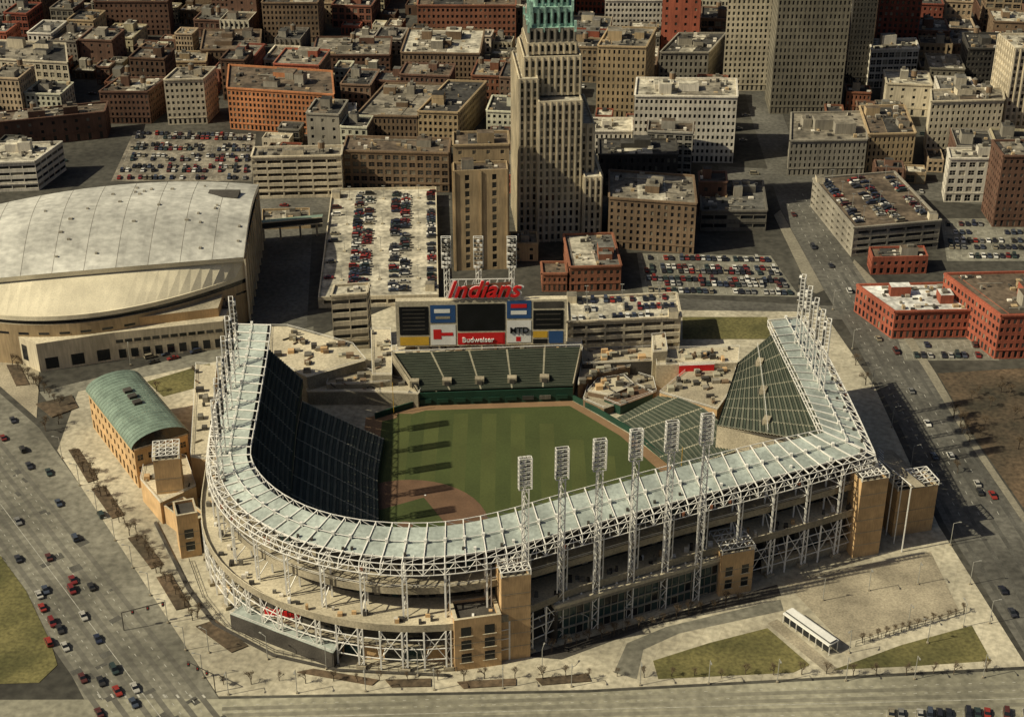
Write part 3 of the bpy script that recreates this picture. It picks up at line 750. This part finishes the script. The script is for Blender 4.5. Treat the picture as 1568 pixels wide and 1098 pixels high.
# ---------------------------------------------------------------- light towers
def light_tower(P,ztop,z0=0,face=0.0,hh=10.5,hw=1.9):
    b=MB(); ca_,sa_=math.cos(face),math.sin(face)
    def L(x,y,z): return Vector((P.x+x*ca_-y*sa_,P.y+x*sa_+y*ca_,z))
    zb=ztop-hh
    for x_ in(-hw,hw): b.beam(L(x_,0,zb),L(x_,0,ztop),.42,steel); b.beam(L(x_,1.4,zb),L(x_,1.4,ztop),.3,steel)
    rows=7
    for k in range(rows+1):
        z_=zb+hh*k/rows; b.beam(L(-hw,0,z_),L(hw,0,z_),.26,steel); b.beam(L(-hw,1.4,z_),L(hw,1.4,z_),.2,steel)
        b.beam(L(-hw,0,z_),L(-hw,1.4,z_),.2,steel); b.beam(L(hw,0,z_),L(hw,1.4,z_),.2,steel)
        if k<rows:
            b.beam(L(-hw,0,z_),L(hw,0,z_+hh/rows),.15,steel)
            for j in range(3):
                c=L((j-1)*1.2,1.9,0); b.box(c,.85,.8,z_+.3,z_+1.15,random.choice([steel,gl2,WM['dgrey']]),face)
    mw=1.0
    for x_ in(-mw,mw): b.beam(L(x_,0,z0),L(x_,0,zb),.42,steel)
    b.beam(L(0,1.6,z0),L(0,1.6,zb),.4,steel)
    z_=z0; s=1
    while z_<zb-2:
        b.beam(L(-mw*s,0,z_),L(mw*s,0,z_+2.6),.22,steel); b.beam(L(-mw,0,z_),L(0,1.6,z_+2.6),.17,steel); b.beam(L(mw,0,z_),L(0,1.6,z_+2.6),.17,steel); s=-s; z_+=2.6
    return b.done('light_tower')
for u,v in((805,703),(862,688),(920,675),(976,660),(1031,647),(1085,636)): light_tower(V(G(u,v,ZT),0),ZT,0,math.radians(12))
for u,v in((350,458),(344,488),(338,519),(332,551),(327,584),(323,617)): light_tower(V(G(u,v,65),0),65,0,math.radians(-80),12)
for u,v in((1234,424),(1244,442),(1254,460),(1264,478),(1273,492)): light_tower(V(G(u,v,ZT-4),0),ZT-4,0,math.radians(75))
# ---------------------------------------------------------------- scoreboard
sb=empty('stadium_scoreboard')
zb=15.5; A=G(608,531,zb); B=V(G(867,527,zb),zb); zt=zat(A,462); d=V(B-A,0); w=d.length; d.normalize(); n=Vector((-d.y,d.x,0)); H_=zt-zb
b=MB(); b.prism([V(A,0),V(B,0),V(B,0)+n*3,V(A,0)+n*3],zb,zt,pale,pale,True)
for i in range(9):
    p=A+d*w*i/8+n*1.5; b.beam(V(p,0),V(p,zb),.9,steel)
    b.beam(V(p+n*6,0),V(p+n*1,zt-2),.5,steel)
b.done('board_frame',sb)
b=MB()
def pan(u0,u1,v0,v1,m,o=.12):
    s0=(u0-608)/259*w;s1=(u1-608)/259*w; a=zb+(531-v1)/69*H_; c=zb+(531-v0)/69*H_
    p=A+d*s0-n*o;q=A+d*s1-n*o; b.q([V(p,a),V(q,a),V(q,c),V(p,c)],m)
for a in [(613,657,470,513,blackm),(613,657,516,529,yel),(660,698,468,495,bluem),(660,698,498,529,white),(701,773,467,508,blackm),(701,773,511,529,redm),
 (776,813,463,490,bluem),(776,813,493,527,white),(816,862,478,507,blackm),(816,838,510,520,yel),(840,862,510,529,bluem),(816,838,522,529,blackm),(816,862,465,475,darkc)]: pan(*a)
for a in [(666,690,474,480,white),(668,690,485,489,conc),(664,676,505,520,redm),(676,694,510,515,redm),(782,806,468,474,redm),(782,806,478,484,white),(790,797,518,525,redm),(762,771,514,527,redm)]: pan(*a,.2)
for i in range(6): pan(618,652,474+i*6,475.5+i*6,darkc,.2)
for i in range(3): pan(820,858,483+i*8,485+i*8,darkc,.2)
b.done('panels',sb)
def text(name,s,u,v,size,m,parent,shear=0,ext=.2,off=.35,y=None):
    c=bpy.data.curves.new(name,'FONT'); c.body=s; c.size=size; c.extrude=ext; c.shear=shear; c.align_x='CENTER'; c.materials.append(m); c.offset=.04*size*.3
    o=bpy.data.objects.new(name,c); bpy.context.scene.collection.objects.link(o)
    P=A+d*((u-608)/259*w)-n*off; zz_=zb+(531-v)/69*H_
    o.location=(P.x,P.y,zz_); o.rotation_euler=(math.radians(90),0,math.atan2(d.y,d.x)); o.parent=parent; return o
text('ad_lettering','MTD',795,512,3.6,blackm,sb); text('ad_lettering_2','Budweiser',732,525,3.0,white,sb)
b=MB()
u0,u1,v0=692,786,432
s0=(u0-608)/259*w;s1=(u1-608)/259*w; zl_=zt+.5; zh=zb+(531-v0)/69*H_
for k in range(9):
    p=A+d*(s0+(s1-s0)*k/8)+n*1; b.beam(V(p,zl_),V(p,zh),.3,steel)
    if k<8: q=A+d*(s0+(s1-s0)*(k+1)/8)+n*1; b.beam(V(p,zl_),V(q,zh),.2,steel)
for z_ in(zl_,zh): b.beam(V(A+d*s0+n*1,z_),V(A+d*s1+n*1,z_),.35,steel)
b.q([V(A+d*(s0+1)+n*.6,zl_+.4),V(A+d*(s1-1)+n*.6,zl_+.4),V(A+d*(s1-1)+n*.6,zl_+7.2),V(A+d*(s0+3)+n*.6,zl_+5.6)],WM['brick'])
b.done('sign_frame',sb)
text('sign_lettering_back','Indians',740,457,10.8,white,sb,.35,.1,.2)
text('sign_lettering','Indians',740,456.5,10.2,redm,sb,.35,.25,.5)
for u in(686,734,784):
    P=A+d*((u-608)/259*w)+n*5; z_=zat(P,362); light_tower(V(P,0),z_,0,math.radians(180),13,1.8)
# ---------------------------------------------------------------- arena
ar=empty('sports_arena')
rf=mat('arena_roof',(.56,.54,.46),.6,.28,.03,.3); cr=mat('arena_cream',(.72,.64,.45),.8,.15,.1)
FL,FR,BL,BR=G(-110,436,31),G(373,394,31),G(-90,336,30),G(396,283,30)
def rp(s,t):
    p=FL.lerp(FR,s).lerp(BL.lerp(BR,s),t)
    bow=(1-(2*s-1)**2); p=p+Vector((0,-7*bow*(1-t)**2,0))+Vector((0,6*bow*t*t,0)); p.z+=3.5*bow*(1-t)+5*bow*t+5*math.sin(math.pi*t)
    return p
b=MB(); NSs,NT=40,20
rf2=mat('arena_roof_b',(.53,.51,.435),.6,.3,.03,.3)
for i in range(NSs):
    for j in range(NT):
        p=[rp(i/NSs,j/NT),rp((i+1)/NSs,j/NT),rp((i+1)/NSs,(j+1)/NT),rp(i/NSs,(j+1)/NT)]; b.q(p,rf if (i*7+j//5)%3 else rf2)
    b.q([rp(i/NSs,0)-Vector((0,0,2)),rp((i+1)/NSs,0)-Vector((0,0,2)),rp((i+1)/NSs,0),rp(i/NSs,0)],cr)
    b.q([rp(i/NSs,0)+Vector((0,3,-2)),rp((i+1)/NSs,0)+Vector((0,3,-2)),rp((i+1)/NSs,1)-Vector((0,2,2)),rp(i/NSs,1)-Vector((0,2,2))],darkc)
for j in range(NT): b.q([rp(1,j/NT)-Vector((0,0,2.2)),rp(1,(j+1)/NT)-Vector((0,0,2.2)),rp(1,(j+1)/NT),rp(1,j/NT)],steel)
for i in range(0,NSs+1,4):
    for j in range(NT): b.beam(rp(i/NSs,j/NT)+Vector((0,0,.02)),rp(i/NSs,(j+1)/NT)+Vector((0,0,.02)),.14,WM['grey'])
for _ in range(26): P=rp(.3+.68*R(),.05+.9*R()); b.box(P,.8+R(),.8+R(),P.z-.3,P.z+.6,WM['grey'])
P=rp(.9,.72); b.box(P,14,9,P.z-1,P.z+.5,darkc)
b.done('roof',ar)
b=MB()
M=30
def arc(s,k,z):
    p=rp(s,0); bow=(1-(2*s-1)**2); return Vector((p.x,p.y+1.5-k*bow,z if z is not None else p.z-2))
for i in range(M):
    s0,s1=i/M,(i+1)/M
    b.q([arc(s0,17,22),arc(s1,17,22),arc(s1,0,None),arc(s0,0,None)],cr)
    b.q([arc(s0,17.6,20.5),arc(s1,17.6,20.5),arc(s1,17.6,22.4),arc(s0,17.6,22.4)],cr)
    b.q([arc(s0,17.6,22.4),arc(s1,17.6,22.4),arc(s1,16.5,22.4),arc(s0,16.5,22.4)],cr)
    b.q([arc(s0,16,18.5),arc(s1,16,18.5),arc(s1,16,20.6),arc(s0,16,20.6)],gl1)
    b.q([arc(s0,17.3,0),arc(s1,17.3,0),arc(s1,17.3,18.5),arc(s0,17.3,18.5)],WM['tan'])
    b.q([arc(s0,17.3,18.5),arc(s1,17.3,18.5),arc(s1,15.8,18.5),arc(s0,15.8,18.5)],conc)
    if i%2: b.q([arc(s0,17.4,14),arc(s1,17.4,14),arc(s1,17.4,15),arc(s0,17.4,15)],gl1)
a,c=rp(1,0),rp(1,1); 
for k in range(10):
    p=a.lerp(c,k/10);q=a.lerp(c,(k+1)/10)
    b.q([V(p,0),V(q,0),V(q,q.z-1),V(p,p.z-1)],WM['tan']); b.beam(V(p+Vector((.4,0,0)),0),V(p+Vector((.4,0,0)),p.z-1),.8,WM['lime'])
b.q([V(rp(0,1),0),V(rp(1,1),0),V(rp(1,1),28),V(rp(0,1),28)],WM['tan'])
b.done('bowl_walls',ar)
b=MB()
pod=[G(-160,470),G(62,570),G(180,552),G(345,534),G(388,452),G(380,400),G(-160,400)]
b.prism(pod,0,13,WM['lime'],pale)
def face(p,q,n_,z0,z1,wf,m):
    d_=(q-p);nn=Vector((d_.y,-d_.x,0)).normalized()*.08
    for i in range(n_):
        x0=p+d_*((i+.5-wf/2)/n_)+nn;x1=p+d_*((i+.5+wf/2)/n_)+nn; b.q([V(x0,z0),V(x1,z0),V(x1,z1),V(x0,z1)],m)
face(pod[1],pod[2],3,1,6,.5,gl1); face(pod[2],pod[3],12,8,9.5,.8,gl1); face(pod[2],pod[3],9,1,5,.6,gl1); face(pod[3],pod[4],10,2,8,.6,gl1); face(pod[0],pod[1],6,3,10,.2,gl1)
for i in range(34):
    P=pod[1].lerp(pod[3],R())+Vector((5*R(),12+10*R(),0)); b.box(P,1+3*R(),1+2*R(),13,13.8+1.3*R(),random.choice([steel,conc,WM['grey'],darkc]),.1)
b.prism([G(180,550)+Vector((0,2,0)),G(345,532)+Vector((-2,3,0)),G(345,532)+Vector((-2,22,0)),G(180,550)+Vector((0,22,0))],13.01,17,tanb,conc)
b.done('podium',ar)
# ---------------------------------------------------------------- shelter, small pieces
b=MB(); P,Q_=G(1205,950),G(1275,1000); 
d_=(Q_-P).normalized(); n_=Vector((-d_.y,d_.x,0)); L_=(Q_-P).length
R4=[P-n_*2.2,Q_-n_*2.2,Q_+n_*2.2,P+n_*2.2]; b.prism(R4,3.6,4.1,white,white,True)
b.prism([P-n_*1.4+d_*.3,Q_-n_*1.4-d_*.3,Q_+n_*1.4-d_*.3,P+n_*1.4+d_*.3],4.1,4.7,gl2,white)
for k in range(8):
    for s in(-1.8,1.8): p=P+d_*(L_*k/7)+n_*s; b.beam(V(p,0),V(p,3.6),.25,steel)
for k in range(7): b.q([V(P+d_*(L_*(k+.1)/7)+n_*-1.7,.8),V(P+d_*(L_*(k+.9)/7)+n_*-1.7,.8),V(P+d_*(L_*(k+.9)/7)+n_*-1.7,3),V(P+d_*(L_*(k+.1)/7)+n_*-1.7,3)],gl1)
b.done('bus_shelter')
def fence(b,px,h=2.2,st=3):
    P=[G(*p) for p in px]
    for a,c in zip(P[:-1],P[1:]):
        n=max(1,int((c-a).length/st))
        for i in range(n+1): p=a.lerp(c,i/n); b.beam(V(p,0),V(p,h),.14,darkc)
        for z_ in (h*.5,h): b.beam(V(a,z_),V(c,z_),.12,darkc)
b=MB(); fence(b,[(1310,990),(1475,940)]); fence(b,[(830,990),(870,1000),(1010,950),(1100,925)]); b.done('iron_fence')
b=MB(); fence(b,[(290,860),(310,915),(345,960),(420,1000),(520,1022),(640,1030),(700,1028)],1.6); b.done('iron_fence')
flat('kerb_wall',[(240,800),(290,900),(330,955),(420,1003),(520,1026),(690,1034),(690,1037),(520,1029),(418,1006),(326,958),(285,902),(236,802)],.7,darkc,None,1)
for px in ([(105,690),(120,688),(150,735),(135,740)],[(140,750),(160,745),(190,790),(172,795)],[(196,825),(215,820),(250,865),(232,872)],[(240,885),(262,880),(292,930),(270,935)],
    [(300,960),(330,950),(380,990),(355,1000)],[(455,1030),(480,1025),(580,1042),(570,1050)],[(590,1042),(660,1040),(660,1052),(600,1053)],[(700,1045),(790,1040),(790,1050),(710,1055)],
    [(820,1040),(900,1032),(905,1044),(830,1050)],[(10,560),(30,560),(45,590),(25,592)],[(55,620),(110,606),(120,625),(80,640)]):
    flat('planting_bed',px,.5,brownlot,None,1)
# ---------------------------------------------------------------- vehicles
def paint(name,cols):
    m=bpy.data.materials.new(name); m.use_nodes=True; N=m.node_tree.nodes; L=m.node_tree.links; bs=N['Principled BSDF']
    oi=N.new('ShaderNodeObjectInfo'); cr_=N.new('ShaderNodeValToRGB'); cr_.color_ramp.interpolation='CONSTANT'
    el=cr_.color_ramp.elements
    while len(el)<len(cols): el.new(.5)
    for i,c in enumerate(cols): el[i].position=i/len(cols)
    for i,c in enumerate(cols): el[i].color=(*c,1)
    L.new(oi.outputs['Random'],cr_.inputs['Fac']); L.new(cr_.outputs['Color'],bs.inputs['Base Color']); bs.inputs['Roughness'].default_value=.35; return m
pm=paint('car_paint',[(.02,.02,.025),(.5,.48,.42),(.15,.02,.018),(.025,.03,.05),(.16,.155,.14),(.65,.62,.54),(.08,.025,.02),(.03,.045,.04),(.22,.19,.13),(.035,.035,.04),(.24,.03,.02),(.05,.06,.08),(.03,.028,.025),(.36,.34,.29)])
tire=glassmat('tyre',(.015,.015,.015),.8)
def carmesh(name,L=4.6,Wd=1.8,H=1.42,van=False):
    b=MB(); x=L/2; w=Wd/2
    low=[(-x,.3),(x,.3),(x,.62),(x-.25,.8),(x*.42,.92),(-x*.62,.95),(-x,.85)]
    if van: low=[(-x,.3),(x,.3),(x,.8),(x-.5,1.0),(x*.6,1.1),(-x*.95,1.1),(-x,.9)]
    n=len(low)
    for i in range(n):
        a=low[i];c=low[(i+1)%n]; b.q([(a[0],-w,a[1]),(a[0],w,a[1]),(c[0],w,c[1]),(c[0],-w,c[1])],pm)
    b.q([(p[0],-w,p[1]) for p in low],pm); b.q([(p[0],w,p[1]) for p in reversed(low)],pm)
    zb_=.93 if not van else 1.1; H=H if not van else 1.85
    x0,x1,x2,x3=(-x*.66,-x*.38,x*.12,x*.46) if not van else (-x*.96,-x*.9,x*.3,x*.62)
    wi=w-.22;wo=w-.06
    b.q([(x1,-wi,H),(x2,-wi,H),(x2,wi,H),(x1,wi,H)],pm)
    b.q([(x3,-wo,zb_),(x3,wo,zb_),(x2,wi,H),(x2,-wi,H)],gl1); b.q([(x0,wo,zb_),(x0,-wo,zb_),(x1,-wi,H),(x1,wi,H)],gl1)
    b.q([(x0,-wo,zb_),(x3,-wo,zb_),(x2,-wi,H),(x1,-wi,H)],gl1); b.q([(x3,wo,zb_),(x0,wo,zb_),(x1,wi,H),(x2,wi,H)],gl1)
    for sx in(-x*.62,x*.62):
        for sy in(-w,w):
            ring=[(sx+.33*math.cos(a),sy+(.02 if sy>0 else -.02),.33+.33*math.sin(a)) for a in [2*math.pi*i/10 for i in range(10)]]
            r2=[(p[0],p[1]-(.2 if sy>0 else -.2),p[2]) for p in ring]
            b.q(ring,tire)
            for i in range(10): j=(i+1)%10; b.q([ring[i],ring[j],r2[j],r2[i]],tire)
    o=b.done(name); me=o.data; bpy.data.objects.remove(o); return me
cm=[carmesh('car_mesh'),carmesh('van_mesh',4.8,1.85,1.8,True),carmesh('sedan_mesh',4.9,1.82,1.38)]
def car(P,ang,z=.05,name='parked_car'):
    o=bpy.data.objects.new(name,random.choice([cm[0],cm[0],cm[2],cm[1]])); bpy.context.scene.collection.objects.link(o)
    o.location=(P.x,P.y,z); o.rotation_euler=(0,0,ang+random.uniform(-.04,.04)+(math.pi if R()<.5 else 0)); return o
stall=MB()
def lot(Q,z,cols,occ=.85,pitch=2.75,inset=.04):
    Q=[V(p,0) for p in Q]; Ld=((Q[3]-Q[0]).length+(Q[2]-Q[1]).length)/2; n=int(Ld*(1-2*inset)/pitch); dx=(Q[1]-Q[0]).normalized(); dy=(Q[3]-Q[0]).normalized()*.06
    for ci,c in enumerate(cols):
        oc=occ[ci] if isinstance(occ,(list,tuple)) else occ
        for i in range(n):
            P=lerpq(Q,c,inset+(1-2*inset)*i/n); a=P-dx*2.4;e=P+dx*2.4
            stall.q([V(a-dy,z+.01),V(e-dy,z+.01),V(e+dy,z+.01),V(a+dy,z+.01)],lanep)
            if R()>oc*(.75+.4*math.sin(i*.35+ci*2)**2): continue
            P=lerpq(Q,c,inset+(1-2*inset)*(i+.5)/n)+dx*random.uniform(-.3,.3); car(P,math.atan2(dx.y,dx.x),z)
def lotx(Q,z,rows,occ=.85,pitch=2.75):
    Q=[V(p,0) for p in Q]; L_=(Q[1]-Q[0]).length; n=int(L_*.95/pitch); dy=(Q[3]-Q[0]).normalized(); dx=(Q[1]-Q[0]).normalized()*.06
    for ri,r in enumerate(rows):
        for i in range(n):
            P=lerpq(Q,.03+.94*i/n,r); stall.q([V(P-dy*2.4-dx,z+.01),V(P-dy*2.4+dx,z+.01),V(P+dy*2.4+dx,z+.01),V(P+dy*2.4-dx,z+.01)],lanep)
            if R()>occ*(.7+.45*math.sin(i*.23+ri*1.7)**2): continue
            car(lerpq(Q,.03+.94*(i+.5)/n,r)+dy*random.uniform(-.3,.3),math.atan2(dy.y,dy.x),z)
lot(gq,gz-.95,(.07,.28,.37,.62,.71,.95),(.25,.9,.85,.85,.9,.9))
lotx(g2,g2z-.95,(.15,.5,.85),.6)
lot(g3,g3z-.95,(.12,.42,.55,.88),.8)
q4=lambda a,b_,c,d_:[G(*a),G(*b_),G(*c),G(*d_)]
lA=q4((170,278),(385,278),(392,206),(205,202)); b=MB(); b.q([V(p,.05) for p in lA],RM['gravel']); b.done('parking_lot'); lotx(lA,.06,(.06,.2,.28,.42,.5,.64,.72,.88,.96),.72)
lB=q4((985,450),(1225,455),(1180,392),(975,388)); b=MB(); b.q([V(p,.05) for p in lB],asph2); b.done('parking_lot'); lotx(lB,.06,(.08,.25,.36,.55,.66,.88),.85)
lC=q4((1450,400),(1600,400),(1600,335),(1440,335)); b=MB(); b.q([V(p,.05) for p in lC],asph2); b.done('parking_lot'); lotx(lC,.06,(.1,.3,.45,.65,.85),.75)
lD=q4((1385,552),(1530,552),(1520,520),(1375,520)); b=MB(); b.q([V(p,.05) for p in lD],asph2); b.done('parking_lot'); lotx(lD,.06,(.2,.7),.6)
lE=q4((1350,1112),(1600,1112),(1600,1088),(1350,1088)); lotx(lE,.06,(.1,.7),.8)
lF=q4((1440,455),(1600,470),(1600,425),(1440,415)); lotx(lF,.06,(.2,.8),.6)
stall.done('parking_stall_markings')
def hd(p,q): d_=G(*q)-G(*p); return math.atan2(d_.y,d_.x)
hl=hd((320,1060),(190,838))
for u,v in((28,800),(28,857),(75,855),(60,912),(75,985),(100,992),(128,945),(150,980),(127,1040),(155,1045),(175,1027),(180,1060),(207,1055),(205,1078),(45,715),(75,725),(90,772),(70,905),(110,905),(112,890),(20,645),(5,672),(155,790),(115,825),(80,955),(65,932),(140,900),(92,965),(152,1093),(35,690)):
    car(G(u,v),hl,.06,'car')
hr=hd((1568,1000),(1345,575))
for u,v in((1245,380),(1272,408),(1300,447),(1345,520),(1372,540),(1395,600),(1420,650),(1455,700),(1496,742),(1500,755),(1520,760),(1535,905),(1550,940),(1430,700),(1215,330)):
    car(G(u,v),hr,.06,'car')
for u,v in((230,548),(255,543),(235,556),(265,550),(300,540)): car(G(u,v),hd((60,600),(340,532)),.06,'car')
k=0
for _ in range(3000):
    if k>130: break
    P=Vector((-400+850*R(),700+330*R(),0)); x,y=tog(P)
    if free((x-2.5,x+2.5,y-2.5,y+2.5)) and not any(inpoly(P,e) for e in EX[:4]): car(P,ga+(0 if R()<.5 else 1.571),.05); k+=1
# ---------------------------------------------------------------- lamps, signals, trees
b=MB(); b.beam((0,0,0),(0,0,9),.2,lampst,6); b.beam((0,0,9),(1.8,0,9.5),.14,lampst,6); b.box((2.1,0),.9,.4,9.4,9.62,lampst); b.box((0,0),.6,.6,0,.6,conc); o=b.done('lm'); lm=o.data; bpy.data.objects.remove(o)
def lamp(u,v,a=0):
    o=bpy.data.objects.new('street_lamp',lm); bpy.context.scene.collection.objects.link(o); P=G(u,v); o.location=(P.x,P.y,.1); o.rotation_euler=(0,0,a)
for i in range(9): lamp(95+i*27,702+i*42,math.pi)
for i in range(12): lamp(350+i*105,1064-i*2.4,-1.57)
for i in range(9): lamp(1275+i*30,475+i*60,0)
for u,v in((1010,935),(1070,915),(1260,920),(1330,905),(1405,895),(900,980),(955,965),(1300,1000),(1390,960),(640,1035),(500,1025),(410,1010),(180,545),(200,560),(45,520),(320,1000),(830,1030),(1420,985),(1475,960)): lamp(u,v,R()*6)
bark=mat('bark',(.08,.06,.04),.95,.3); twig=mat('twigs',(.12,.085,.05),.95,.3)
def tree(seed,h=6):
    random.seed(seed); b=MB()
    def br(p,d_,l,r,dep):
        q=p+d_*l; b.beam(p,q,r,bark if dep<2 else twig,3)
        if dep==4:
            for _ in range(4):
                c=q+Vector((random.gauss(0,.3),random.gauss(0,.3),random.gauss(0,.3))); u_=Vector((random.gauss(0,1),random.gauss(0,1),random.gauss(0,1))).normalized()*.22; w_=Vector((random.gauss(0,1),random.gauss(0,1),random.gauss(0,1))).normalized()*.12
                b.q([c-u_,c+w_,c+u_],twig)
            return
        for _ in range(3):
            nd=(d_+Vector((random.gauss(0,.45),random.gauss(0,.45),random.gauss(.12,.2)))).normalized()
            br(q,nd,l*.68,r*.6,dep+1)
    br(Vector((0,0,0)),Vector((0,0,1)),h*.3,.32,0)
    o=b.done('t'); me=o.data; bpy.data.objects.remove(o); return me
tm=[tree(s) for s in(1,2,3,4)]; random.seed(99)
def tr(u,v,s=1):
    o=bpy.data.objects.new('bare_tree',random.choice(tm)); bpy.context.scene.collection.objects.link(o); P=G(u,v); o.location=(P.x,P.y,.1); o.rotation_euler=(0,0,R()*6.28); k=s*(.8+.5*R()); o.scale=(k,k,k)
for i in range(14):
    for j in range(2): tr(112+i*14+j*8+R()*5,700+i*19+R()*8,.9)
for i in range(30): tr(340+i*40+R()*12,1044-i*.6+R()*6,.75)
for i in range(16): tr(845+i*19,998-i*5,.85)
for i in range(14): tr(1320+i*12,985-i*3.5,.6)
for i in range(14): tr(1460+R()*110,590+R()*140,.9)
for i in range(10): tr(20+i*8,560+i*7,.8)
for i in range(16): tr(905+R()*90,575+R()*30,.6)
for u,v in((1460,640),(1470,655),(1480,665),(60,600),(90,650),(70,660),(1310,560),(1325,590),(240,600),(300,580)): tr(u,v,1.1)
b=MB()
for (p,q) in(((190,965),(256,948)),((330,1060),(290,1040))):
    A_,B_=G(*p),G(*q); b.beam(V(A_,0),V(A_,7),.3,darkc); b.beam(V(A_,7),V(B_,7),.25,darkc)
    for f in(.25,.6,.95): c=A_.lerp(B_,f); b.box(c,.8,.8,5.6,7,darkc); b.box(c-Vector((0,.45,0)),.3,.1,6.4,6.7,redm)
b.done('traffic_signal')
# ---------------------------------------------------------------- sky, sun, camera
sc=bpy.context.scene
w_=bpy.data.worlds.new("World"); sc.world=w_; w_.use_nodes=True
nt=w_.node_tree; bg=nt.nodes['Background']; sky=nt.nodes.new('ShaderNodeTexSky'); sky.sky_type='NISHITA'; sky.sun_disc=False
EL=math.radians(40); AZ=math.radians(17)
sky.sun_elevation=EL; sky.sun_rotation=math.radians(270-17)
sky.dust_density=4.0; sky.air_density=.8
nt.links.new(sky.outputs['Color'],bg.inputs['Color']); bg.inputs['Strength'].default_value=.05
s=bpy.data.lights.new('sun','SUN'); s.energy=5.0; s.angle=math.radians(.5); s.color=(1,.92,.70)
so=bpy.data.objects.new('sun',s); sc.collection.objects.link(so)
dv=Vector((math.cos(AZ)*math.cos(EL),math.sin(AZ)*math.cos(EL),-math.sin(EL)))
so.rotation_euler=dv.to_track_quat('-Z','Y').to_euler()
cam=bpy.data.cameras.new('camera'); co=bpy.data.objects.new('camera',cam); sc.collection.objects.link(co)
cam.sensor_width=36; cam.lens=36*FPX/1568; cam.clip_start=1; cam.clip_end=9000
co.location=(0,0,HC); co.rotation_euler=(math.radians(90)-DEP,0,0)
sc.camera=co
sc.view_settings.view_transform='Standard'; sc.view_settings.look='None'; sc.view_settings.exposure=0
